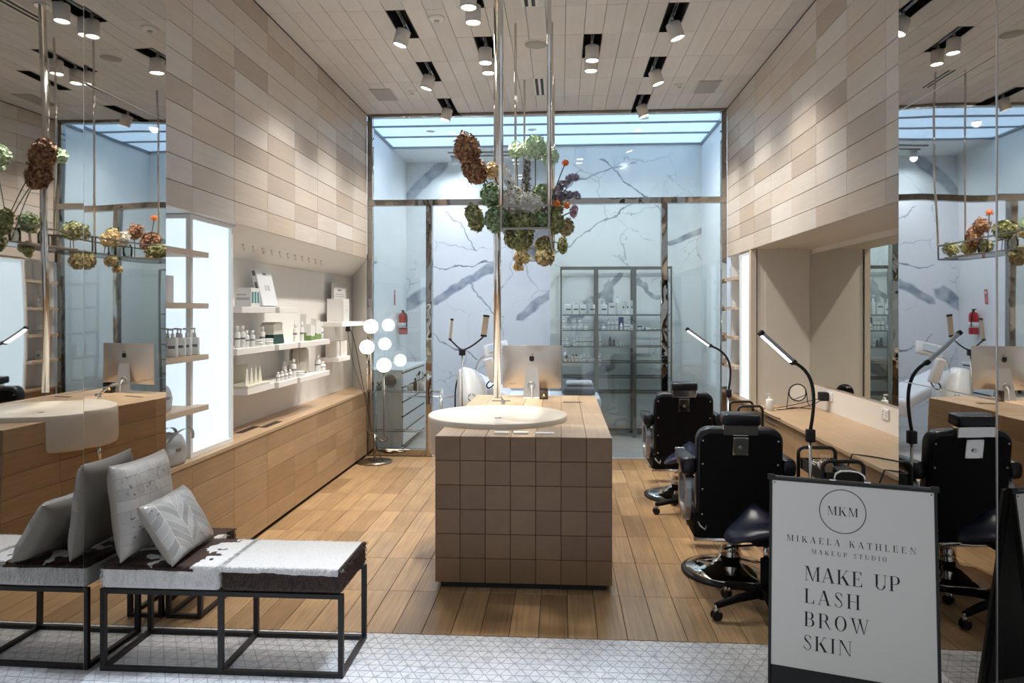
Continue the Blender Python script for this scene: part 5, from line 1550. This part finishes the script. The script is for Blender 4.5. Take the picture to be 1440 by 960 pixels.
# fire extinguisher and its sign
fx = thing('fire_extinguisher', 'red fire extinguisher on the treatment room wall', 'fire extinguisher', (-2.19, 10.16, 1.285))
red = mat('extinguisher_red', (.50, .025, .03), .3)
MB().lathe([(0, 0), (.055, 0), (.062, .01), (.062, .25), (.05, .285), (.022, .30), (0, .30)], 24).build('cylinder', red, fx)
MB().lathe([(.0625, .09), (.0625, .16)], 24).build('label_band', white, fx)
k = MB().cyl((0, 0, .295), (0, 0, .325), .018, n=12); k.rbox((-.015, -.06, .325), (.015, .03, .337), .004, 1); k.build('valve', rubber, fx)
MB().tube([(.0, -.03, .32), (.05, -.06, .28), (.062, -.055, .2), (.06, -.05, .10)], .009, 8).build('hose', rubber, fx)
fs_ = MB().box((-.002, -.03, -.1), (.002, .03, .1)).build('extinguisher_sign', mat('sign_red', (.55, .05, .05), .4), None, (BX0 + .004, 9.98, 1.79)); tag(fs_, 'narrow red fire extinguisher sign above the extinguisher', 'sign')
MB().box((.0021, -.02, .04), (.0026, .02, .08)).build('pictogram', white, fs_); MB().box((.0021, -.012, -.08), (.0026, -.004, .02)).build('lettering', white, fs_)
# twin head lamp
tl_ = thing('twin_head_lamp', 'twin panel lamp on a forked stand in the treatment room', 'lamp', (onY(650, 560, 8.28).x, 8.28, 0))
def tp_(px, py): return onY(px, py, 8.28) - Vector(tl_.location)
j0 = tp_(650, 492)
MB().lathe([(0, 0), (.15, 0), (.15, .015), (.02, .03), (0, .03)], 24).build('base', rubber, tl_)
MB().cyl((0, 0, .02), (0, 0, j0.z - .04), .009, n=10).build('pole', steel, tl_); MB().rbox((-.035, -.02, j0.z - .06), (.035, .02, j0.z + .01), .005, 1).build('clamp', rubber, tl_)
tan_ = mat('tan_lamp_back', (.55, .48, .38), .4)
for a, b_, nrm in (((633, 478), (636, 448), (.6, .2, 0)), ((680, 473), (684, 443), (-.2, 1, 0))):
    p0, p1 = tp_(*a), tp_(*b_)
    MB().tube(bez([(0, 0, j0.z), (p0.x * .3, 0, j0.z + .01), (p0.x * .8, 0, j0.z + .10), p0]), .009, 8).build('gooseneck', rubber, tl_)
    led_bar(tl_, p0, p1, nrm, w=.032, lit=False, shell=tan_)
# skin machine
sk = thing('skin_machine', 'white skin treatment machine with a tilted control screen', 'machine', (-1.02, 8.56, 0))
k = MB(); pr = [(-.16, 0), (.16, 0), (.17, .45), (.15, .72), (.08, .86), (-.02, .93), (-.14, .95), (-.17, .90), (-.17, .5)]
k.prism(pr, -.15, .15, 'y'); bm_ = bmesh.new(); me_ = k.mesh('t'); bm_.from_mesh(me_); bmesh.ops.bevel(bm_, geom=bm_.edges[:], offset=.02, segments=2, affect='EDGES'); MB().bm(bm_, True).build('body', cbn, sk)
for q in range(4):
    a = q * PI / 2 + .78; MB().tube([(-.0 + .04 * math.cos(a + d), -.1505, .62 + .04 * math.sin(a + d)) for d in (-.5, -.25, 0, .25, .5)], .006, 5).build('vent_mark', mat('mark_grey', (.25, .30, .34), .5), sk)
MB().tube(bez([(.02, 0, .9), (.05, 0, 1.05), (.12, 0, 1.1), (.2, -.02, 1.08)]), .012, 8).build('arm', chrome, sk)
k = MB().rbox((-.15, -.02, -.08), (.13, .02, .08), .012, 2); k.xf(Matrix.Translation((.28, -.02, 1.17)) @ Matrix.Rotation(-.25, 4, 'Y') @ Matrix.Rotation(-.5, 4, 'X')); so = k.build('control_screen', cbn, sk)
k = MB().rbox((-.08, -.024, -.045), (.08, -.02, .045), .002, 1); k.xf(Matrix.Translation((.27, -.025, 1.175)) @ Matrix.Rotation(-.25, 4, 'Y') @ Matrix.Rotation(-.5, 4, 'X')); k.build('display', mat('display_blue', (.55, .68, .80), .2), so)
k = MB().rbox((-.055, -.035, -.14), (.055, .035, .14), .02, 3); k.xf(Matrix.Translation((.22, -.1, .93)) @ Matrix.Rotation(-.3, 4, 'Y')); k.build('handpiece_head', cbn, sk)
MB().tube(bez([(.2, -.08, .8), (.12, -.1, .74), (.2, -.1, .66), (.27, -.08, .8)]), .008, 8).build('hose', rubber, sk)
MB().tube(bez([(-.16, -.05, .85), (-.24, -.08, .7), (-.17, -.1, .5), (-.22, -.08, .2), (-.18, -.05, .1)]), .009, 8).build('cable', rubber, sk)
for s in (-1, 1):
    MB().tube([(-.75, s * .02 - .1, .62), (-.2, s * .02 - .1, .62)], .008, 8).build('side_rail', chrome, sk)
# treatment bed
bd = thing('treatment_bed', 'white covered treatment bed behind the island', 'bed', (-.25, 9.05, 0))
sheet = mat('white_sheet', (.82, .84, .88), .7, bump=.3, scale=7)
MB().rbox((-.35, -.22, 0), (.45, .22, .40), .03, 2).build('base', cbn, bd)
MB().rbox((-.45, -.33, .40), (.72, .33, .60), .05, 4).build('mattress', sheet, bd)
k = MB().rbox((-.62, -.33, -.06), (.02, .33, .06), .045, 4); k.xf(Matrix.Translation((-.40, 0, .56)) @ Matrix.Rotation(math.radians(27), 4, 'Y')); k.build('raised_backrest', sheet, bd)
pi_ = MB().rbox((-.19, -.2, 0), (.21, .2, .10), .045, 4).build('grey_towel', mat('grey_towel', (.16, .17, .19), .9, bump=.4, scale=40), None, (.20, 9.0, .603)); tag(pi_, 'folded dark grey towel on the treatment bed', 'towel')
pj_ = MB().rbox((-.15, -.15, 0), (.17, .15, .055), .026, 3).build('pale_towel', mat('pale_towel', (.55, .56, .58), .9, bump=.4, scale=40), None, (.21, 9.02, .705)); tag(pj_, 'pale folded towel on the grey towel on the bed', 'towel')

# ============================================================ product shelving in the treatment room
SX = [onY(x, 400, 9.45).x for x in (789, 839, 892.5, 944)]
su = thing('product_shelving', 'tall steel and glass product shelving against the marble wall', 'shelving', ((SX[0] + SX[3]) / 2, 9.62, 0))
scx = (SX[0] + SX[3]) / 2
fst = mat('dark_frame_steel', (.30, .29, .27), .3, 1.0)
SZs = [1.559, 1.364, 1.156, .957, .766, .572, .06]
for q, x in enumerate(SX):
    w = .021 if q in (1, 2) else .010
    for y in (-.17, .17): MB().box((x - scx - w, y - .01, 0), (x - scx + w, y + .01, 2.17)).build('upright', fst, su)
    MB().box((x - scx - .008, -.16, 2.15), (x - scx + .008, .16, 2.17)).build('top_rail', fst, su)
for y in (-.17, .17): MB().box((SX[0] - scx, y - .012, 2.15), (SX[3] - scx, y + .012, 2.172)).build('top_rail', fst, su)
for z in SZs:
    for q in range(3):
        a, b_ = SX[q] - scx + .02, SX[q + 1] - scx - .02
        MB().box((a, -.17, z - .01), (b_, .17, z)).build('glass_shelf', glass('shelf_glass', (.965, .98, .975), .0) if 'shelf_glass' not in MATS else MATS['shelf_glass'], su)
        for y in (-.175, .163): MB().box((a, y, z - .012), (b_, y + .012, z + .006)).build('shelf_rail', fst, su)
blue = mat('deep_blue_print', (.01, .02, .16), .4); teal = mat('teal_print', (.03, .25, .27), .4); dark = mat('dark_print', (.16, .16, .17), .5); offw = mat('bottle_white', (.78, .78, .76), .35)
PSX = lambda px: onY(px, 450, 9.60).x
def jar(label, loc, r, h, group, band=None, lid=None):
    t = thing('cosmetic_jar', label, 'jar', loc, 0, group)
    MB().lathe([(0, 0), (r * .95, 0), (r, .003), (r, h * .68), (0, h * .68)], 16).build('body', offw, t); MB().lathe([(0, h * .7), (r * 1.03, h * .7), (r * 1.03, h * .97), (r * .98, h), (0, h)], 16).build('lid', lid or white, t)
    MB().lathe([(r * 1.008, h * .30), (r * 1.008, h * .40)], 16).build('label_band', band or dark, t)
    return t
def bottle(label, loc, r, h, group, cap=None, body=None, band=None, name='bottle', cat='bottle'):
    t = thing(name, label, cat, loc, 0, group)
    MB().lathe([(0, 0), (r * .95, 0), (r, .002), (r, h * .66), (r * .75, h * .72), (r * .5, h * .74), (0, h * .74)], 14).build('body', body or offw, t)
    MB().lathe([(0, h * .73), (r * .62, h * .73), (r * .58, h), (0, h)], 12).build('cap', cap or white, t)
    MB().lathe([(r * 1.01, h * .38), (r * 1.01, h * .46)], 14).build('label_band', band or dark, t)
    return t
def carton(name, label, loc, dx, dy, h, m, group=None, rz=0, bands=()):
    t = thing(name, label, 'box', loc, rz, group)
    MB().rbox((-dx / 2, -dy / 2, 0), (dx / 2, dy / 2, h), .0015, 1).build('box_body', m, t)
    for (face, a, z0, b_, z1, mm_) in bands:      # printed patches; face: 'f' = -y side, 'r' = +x side
        if face == 'f': MB().box((a * dx - dx / 2, -dy / 2 - .0006, z0 * h), (b_ * dx - dx / 2, -dy / 2, z1 * h)).build('print', mm_, t)
        else: MB().box((dx / 2, a * dy - dy / 2, z0 * h), (dx / 2 + .0006, b_ * dy - dy / 2, z1 * h)).build('print', mm_, t)
    return t
z = SZs[0]
for px in (798.6, 809, 819.5, 832, 849): pump_bottle('pump_bottle', 'large square white pump bottle on the top glass shelf', 'bottle', (PSX(px), 9.60, z), .20, .043, offw, white, 'products on the top glass shelf', dark, True)
carton('square_tub', 'square white tub without pump on the top glass shelf', (PSX(860.5), 9.60, z), .085, .07, .155, offw, 'products on the top glass shelf', 0, [('f', .15, .6, .85, .72, dark)])
pump_bottle('tall_pump_bottle', 'tallest slim white pump bottle on the top glass shelf', 'bottle', (PSX(868.7), 9.60, z), .25, .028, offw, white, 'products on the top glass shelf')
for px in (876.5, 882.5, 888.5): carton('slim_carton', 'slim white carton with a blue mark on the top glass shelf', (PSX(px), 9.60, z), .048, .045, .185, offw, 'slim cartons on the top glass shelf', 0, [('f', .35, .45, .65, .6, blue)])
z = SZs[1]
for px, nst in ((794, 2), (800, 1), (807, 2), (815.5, 2), (824, 1), (849, 1), (889, 1)):
    for q in range(nst): jar('white jar stacked on the second glass shelf' if nst > 1 else 'single white jar on the second glass shelf', (PSX(px), 9.60, z + q * .075), .027 if nst == 1 else .032, .07 if q < nst else .06, 'jars on the second glass shelf')
for px in (856, 861.5, 867): bottle('tall white bottle on the second glass shelf', (PSX(px), 9.60, z), .021, .155, 'bottles on the second glass shelf')
carton('blue_carton', 'deep blue carton standing on the second glass shelf', (PSX(873.5), 9.62, z), .062, .05, .165, blue, None)
bottle('small white tube before the deep blue carton', (PSX(873.5), 9.56, z), .02, .09, None, name='tube', cat='tube')
for px in (879.5, 884): bottle('small white bottle with blue mark on the second glass shelf', (PSX(px), 9.60, z), .018, .11, 'small bottles beside the blue carton', band=blue)
jar('purple lidded jar in the third bay of the shelving', (PSX(899.5), 9.60, z), .03, .05, None, blue, mat('purple_lid', (.03, .02, .20), .3))
o = thing('lying_tube', 'white tube lying flat on the second glass shelf', 'tube', (PSX(909), 9.60, z + .017)); MB().cyl((-.06, 0, 0), (.04, 0, 0), .016, n=14).build('body', offw, o); MB().cyl((.04, 0, 0), (.06, 0, 0), .013, n=12).build('cap', white, o); MB().cyl((-.03, 0, 0), (-.01, 0, 0), .0163, n=14).build('label_band', dark, o)
z = SZs[2]
for px, nst in ((791.5, 2), (798.5, 2)):
    for q in range(nst): jar('white jar stacked on the third glass shelf', (PSX(px), 9.60, z + q * .055), .026 - .004 * q, .052, 'jars on the third glass shelf')
for q, px in enumerate((807.5, 812, 816.5, 821, 825.5, 829.5, 833, 844)): bottle('slim white serum bottle in the row on the third glass shelf', (PSX(px), 9.60, z), .017, .10 if q == 0 else .135, 'serum bottles on the third glass shelf')
bottle('dark green bottle on the third glass shelf', (PSX(858), 9.60, z), .021, .115, None, body=mat('dark_green', (.01, .03, .03), .3), cap=rubber)
bottle('shorter dark green bottle on the third glass shelf', (PSX(863.2), 9.60, z), .018, .085, None, body=MATS['dark_green'], cap=rubber)
for px, h in ((868, .11), (873, .06), (877, .055)): bottle('small clear sample bottle on the third glass shelf' if h < .1 else 'slim clear bottle beside the dark green bottles', (PSX(px), 9.60, z), .010, h, 'sample bottles on the third glass shelf')
z = SZs[3]
pump_bottle('pump_bottle', 'white pump bottle at the computer end of the fourth glass shelf', 'bottle', (PSX(795.5), 9.60, z), .165, .024, offw, white, None, dark)
for px, h, c in ((801, .09, white), (806, .09, mat('brown_cap', (.05, .02, .012), .4)), (810.5, .09, None), (815, .075, white), (818, .09, white), (822, .115, white), (828, .095, white), (844, .10, white)):
    cc = c or MATS['brown_cap']; dk = cc is MATS['brown_cap']
    bottle('brown capped dropper bottle on the fourth glass shelf' if dk else 'white dropper bottle on the fourth glass shelf', (PSX(px), 9.60, z), .017, h, 'brown capped droppers' if dk else 'dropper bottles on the fourth glass shelf', cap=cc)
jar('flat white jar on the fourth glass shelf', (PSX(833), 9.60, z), .026, .04, None)

# ============================================================ products beside the right light box
RSX = lambda px: onX(px, 450, 1.90).y
for px in (1025.5, 1029.5, 1033.5): bottle('white bottle with blue label beside the slim light box', (1.90, RSX(px) - .0, SHZ[1]), .03, .15, 'blue labelled bottles', band=mat('sky_print', (.12, .42, .72), .4))
for px in (1018.5,): bottle('lone white bottle with blue label near the partition glass', (1.94, 7.98, SHZ[1]), .028, .14, None, band=MATS['sky_print'])
for px in (1027, 1032, 1037): bottle('white bottle with teal label on the third oak shelf', (1.90, RSX(px), SHZ[2]), .032, .13, 'teal labelled bottles', band=teal)
jar('white jar with teal label at the partition end of the third oak shelf', (1.93, 7.99, SHZ[2]), .035, .11, None, teal)
for px in (1028, 1033): jar('white jar with teal label on the lowest oak shelf', (1.90, RSX(px), SHZ[3]), .037, .10, 'teal labelled jars', teal)
carton('slim_carton', 'tall slim white carton on the lowest oak shelf by the light box', (1.92, 7.66, SHZ[3]), .05, .04, .145, offw, None, 0, [('f', .2, .3, .8, .5, teal)])
carton('small_carton', 'small teal and white carton near the partition glass', (1.93, 7.99, SHZ[3]), .07, .06, .10, offw, None, 0, [('f', .2, .3, .8, .6, teal)])

# ============================================================ products on the left oak shelves
for k, (x, y) in enumerate(((-2.17, 4.005), (-2.165, 4.085), (-2.165, 4.155), (-2.16, 4.235), (-2.25, 4.10), (-2.24, 4.19))):
    pump_bottle('lotion_pump', 'white lotion pump bottle ' + ('in the front row' if k < 4 else 'in the second row') + ' on the oak shelf', 'bottle', (x, y, SHZ[2]), .16, .026, offw, mat('silver_collar', (.62, .63, .64), .3, .2), 'lotion pumps ' + ('front' if k < 4 else 'second') + ' row', dark, True)
cd = carton('display_card', 'blank white card standing on the second oak shelf', (-2.29, 4.10, SHZ[1]), .05, .19, .16, mat('card_white', (.85, .85, .87), .3), None, 0)
def toiletry_bag(label, loc, rz, s=1.0, straps=2):
    t = thing('toiletry_bag', label, 'bag', loc, rz, None)
    k = MB(); n_ = 18; prof = [(0, 0), (.35, .0), (.47, .03), (.5, .15), (.5, .45), (.46, .72), (.38, .9), (.2, .98), (0, 1)]
    vs = []
    for (r, z_) in prof:
        for i in range(n_):
            a = 2 * PI * i / n_; c, s_ = math.cos(a), math.sin(a)
            wob = 1 + .03 * math.sin(5 * a + z_ * 9)
            vs.append((.13 * s * 2 * r * math.copysign(abs(c) ** .6, c) * wob * .5, .20 * s * 2 * r * math.copysign(abs(s_) ** .6, s_) * wob * .5, z_ * .155 * s + .004 * math.sin(4 * a) * z_))
    fs = [(i * n_ + k_, i * n_ + (k_ + 1) % n_, (i + 1) * n_ + (k_ + 1) % n_, (i + 1) * n_ + k_) for i in range(len(prof) - 1) for k_ in range(n_)]
    k.add(vs, fs, True); k.build('bag_body', mat('silver_grey_fabric', (.50, .51, .52), .45, .25, bump=.6, scale=14), t)
    for q in range(straps):
        x = .045 * s * (1 if q else -1) + .01
        pts = bez([(x, -.07 * s, .12 * s), (x + .05 * s, -.06 * s, .20 * s), (x + .06 * s, .06 * s, .20 * s), (x + .03 * s, .08 * s, .12 * s)], 12)
        k = MB(); vs = []
        for p in pts: vs += [(p.x - .008, p.y, p.z), (p.x + .012, p.y, p.z + .003)]
        k.add(vs, [(2 * i, 2 * i + 1, 2 * i + 3, 2 * i + 2) for i in range(len(pts) - 1)], True); k.add([(v[0], v[1], v[2] - .003) for v in vs], [(2 * i, 2 * i + 2, 2 * i + 3, 2 * i + 1) for i in range(len(pts) - 1)], True)
        k.build('strap', mat('silver_strap', (.62, .66, .68), .35, .4), t)
    k = MB().rbox((.062 * s, -.02, .07 * s), (.067 * s, .02, .085 * s), .001, 1); k.build('logo_patch', dark, t)
    return t
toiletry_bag('silver grey toiletry bag on the lowest oak shelf', (-2.245, 3.98, SHZ[3]), .1, .95, 1)
toiletry_bag('silver grey toiletry bag on the worktop before the light box', (-2.235, 4.06, CT), -.1, 1.18, 2)

# ============================================================ products in the white niche
NXf = lambda px, X: onX(px, 450, X).y
z = 1.635
carton('product_carton', 'small white carton printed with teal bottles', (-2.27, 5.225, z), .12, .15, .135, offw, None, 0, [('r', .08, .2, .28, .8, teal), ('r', .40, .2, .60, .8, teal), ('r', .72, .2, .92, .8, teal), ('f', .1, .35, .9, .5, mat('grey_print', (.45, .45, .45), .5)), ('f', .1, .6, .7, .68, MATS['grey_print'])])
bk_ = thing('leaning_book', 'tall white book leaning on the niche wall', 'book', (-2.30, 5.69, z + .0075), 0)
k = MB().rbox((-.02, -.15, 0), (.02, .15, .29), .002, 1); k.xf(Matrix.Rotation(math.radians(-13), 4, 'Y')); bko = k.build('cover', mat('book_white', (.72, .73, .76), .3), bk_)
for a, b_, z0, z1 in ((-.03, .03, .245, .262), (-.045, -.02, .12, .165), (-.005, .01, .12, .165), (.02, .05, .12, .165)):
    k = MB().box((.02, a, z0), (.0206, b_, z1)); k.xf(Matrix.Rotation(math.radians(-13), 4, 'Y')); k.build('print', MATS['grey_print'] if z0 < .2 else dark, bko)
for a, b_, z0, z1 in ((-.012, .012, .24, .28), (-.01, .01, .13, .19)):
    k = MB().box((a, -.1506, z0), (b_, -.15, z1)); k.xf(Matrix.Rotation(math.radians(-13), 4, 'Y')); k.build('print', dark, bko)
z = 1.345
for q, (px, X, h, r) in enumerate(((334, -2.26, .155, .019), (341.5, -2.26, .155, .019), (347, -2.24, .12, .018), (355, -2.24, .12, .019), (369, -2.27, .14, .02))):
    bottle('white cosmetic bottle ' + ('of the taller pair' if q < 2 else 'of the shorter pair' if q < 4 else 'standing behind flat tubs') + ' on the white shelf', (X, NXf(px, X), z), r, h, 'cosmetic bottles on the white shelf', cap=offw)
for q, (px, X) in enumerate(((362, -2.24), (377, -2.25))): jar('flat white tub ' + ('beside the shorter bottles' if q == 0 else 'beside the cream pouch') + ' on the white shelf', (X, NXf(px, X), z), .038, .048, 'flat tubs')
cp = thing('cream_pouch', 'cream pouch with a dark green base on the white shelf', 'bag', (-2.29, 5.73, z))
MB().prism([(-.11, 0), (.11, 0), (.12, .01), (.095, .075), (-.095, .075), (-.12, .01)], -.055, .055, 'x').build('base_panel', mat('bottle_green', (.01, .045, .04), .6), cp)
k = MB(); k.prism([(-.098, .0745), (.098, .0745), (.085, .13), (.09, .165), (.05, .172), (-.06, .17), (-.1, .15), (-.09, .11)], -.053, .053, 'x'); k.build('body', mat('cream_canvas', (.66, .63, .57), .7, bump=.3, scale=20), cp)
for px, X, h in ((415, -2.25, .16), (424.5, -2.23, .165), (452.5, -2.24, .14)): bottle('slim white printed tube beside the green tinted cartons', (X, NXf(px, X), z), .017, h, 'printed tubes', cap=offw)
grn = mat('grass_print', (.16, .26, .07), .5)
for q, (px, X, dy, h, sl) in enumerate(((430, -2.26, .13, .235, -1), (436, -2.22, .11, .145, -1), (444.5, -2.25, .15, .19, -1))):
    t = thing('slanted_carton', ['tallest slanted carton with green print', 'shortest slanted carton with green print', 'widest slanted carton with green print'][q], 'box', (X, NXf(px, X), z), 0, 'green tinted cartons')
    MB().prism([(-dy / 2, 0), (dy / 2, 0), (dy / 2, h * .84), (-dy / 2, h)], -.025, .025, 'x').build('box_body', mat('carton_white', (.76, .75, .72), .5), t)
    MB().prism([(-dy / 2, 0), (dy / 2, 0), (dy / 2, h * .22), (dy * .2, h * .30), (-dy * .1, h * .24), (-dy / 2, h * .33)], .0251, .0256, 'x').build('green_print', grn, t)
    MB().box((-.025, -dy / 2 - .0006, 0), (.025, -dy / 2, h * .3)).build('green_print', grn, t)
z = 1.055
cards = mat('cream_card', (.66, .64, .54), .6)
t = thing('card_tray', 'cream card tray on the lower white shelf', 'tray', (-2.29, 5.27, z))
MB().rbox((-.09, -.2, 0), (.09, .2, .022), .003, 1).build('tray_base', cards, t); MB().box((-.09, -.2, .022), (-.083, .2, .15)).build('tray_back', cards, t)
for q in range(4):
    o = MB().prism([(-.055, 0), (.035, 0), (.03, .115), (.018, .115)], -.002, .002, 'x').build('folded_card', cards, None, (-2.225 - .006 * q, 5.125 + .09 * q, z + .0225)); o.rotation_euler = (0, math.radians(-6), .12)
    tag(o, 'cream folded card with slanted edge in the card tray', 'card', 'cream folded cards')
for q, (px, X, h) in enumerate(((391, -2.20, .075), (396.5, -2.20, .075), (402, -2.20, .075), (408, -2.20, .075), (400, -2.29, .13), (408, -2.29, .13), (416, -2.30, .15), (413, -2.22, .15))):
    bottle('small dropper bottle in the front row on the lower white shelf' if q < 4 else 'tall white bottle behind the small droppers', (X, NXf(px, X), z), .017 if q < 4 else .021, h, 'small droppers' if q < 4 else 'tall bottles behind droppers', cap=offw)
t = thing('beige_pouch', 'upright beige pouch with dark zip on the lower white shelf', 'bag', (-2.29, 6.34, z))
k = MB(); k.prism([(-.11, 0), (.11, 0), (.125, .03), (.12, .20), (.09, .235), (-.09, .235), (-.12, .20), (-.125, .03)], -.05, .05, 'x')
bm_ = bmesh.new(); me_ = k.mesh('t'); bm_.from_mesh(me_); bmesh.ops.bevel(bm_, geom=bm_.edges[:], offset=.016, segments=3, affect='EDGES'); MB().bm(bm_, True).build('body', mat('beige_canvas', (.60, .56, .48), .75, bump=.3, scale=25), t)
MB().tube([(-.02, -.115, .03), (-.02, -.125, .18), (-.02, -.09, .236), (-.02, .09, .236), (-.02, .12, .19)], .006, 6).build('zip', mat('taupe_zip', (.22, .19, .16), .6), t)
MB().tube(bez([(-.03, -.09, .225), (-.06, -.12, .244), (-.05, .0, .244), (-.02, .02, .225)]), .006, 6).build('loop', MATS['taupe_zip'], t)
jar('flat white jar beside the beige pouch', (-2.20, 6.10, z), .04, .045, None, lid=offw)
bottle('white dropper bottle at the far end of the lower white shelf', (-2.22, 6.63, z), .026, .15, None, cap=white)
bottle('short white bottle beside the far dropper bottle', (-2.20, 6.70, z), .03, .085, None, cap=offw)
z = 1.495
carton('white_gift_box', 'white gift box standing before the framed notice', (-2.28, 7.45, z), .17, .21, .235, mat('gift_white', (.80, .78, .76), .4), None, 0, [('r', .42, .48, .58, .53, MATS['grey_print'])])
fn = thing('framed_notice', 'framed white notice leaning on the niche wall', 'picture frame', (-2.37, 7.78, z), 0)
k = MB()
for a, b_ in (((-.012, -.24, 0), (.012, -.215, .41)), ((-.012, .215, 0), (.012, .24, .41)), ((-.012, -.215, .365), (.012, .215, .41)), ((-.012, -.215, 0), (.012, .215, .025))): k.box(a, b_)
k.build('frame', mat('silver_frame', (.60, .58, .54), .35, .6), fn)
MB().box((-.008, -.215, .025), (.002, .215, .385)).build('paper', mat('notice_paper', (.72, .72, .71), .4), fn)
MB().box((.0021, -.06, .325), (.0026, .06, .342)).build('heading', dark, fn)
for zz, w in ((.285, .15), (.262, .17), (.235, .12)): MB().box((.0021, -w, zz), (.0026, w, zz + .010)).build('text_line', MATS['grey_print'], fn)
z = 1.13
for q, (y, tl) in enumerate(((7.47, 0), (7.60, 0), (7.72, 0))):
    carton('tilted_carton', ['white carton at the near end under the lit shelf', 'white carton in the middle under the lit shelf', 'white carton at the far end under the lit shelf'][q], (-2.345, y, z), .12, .10 + .01 * q, .165, MATS['gift_white'], 'cartons under the lit shelf')
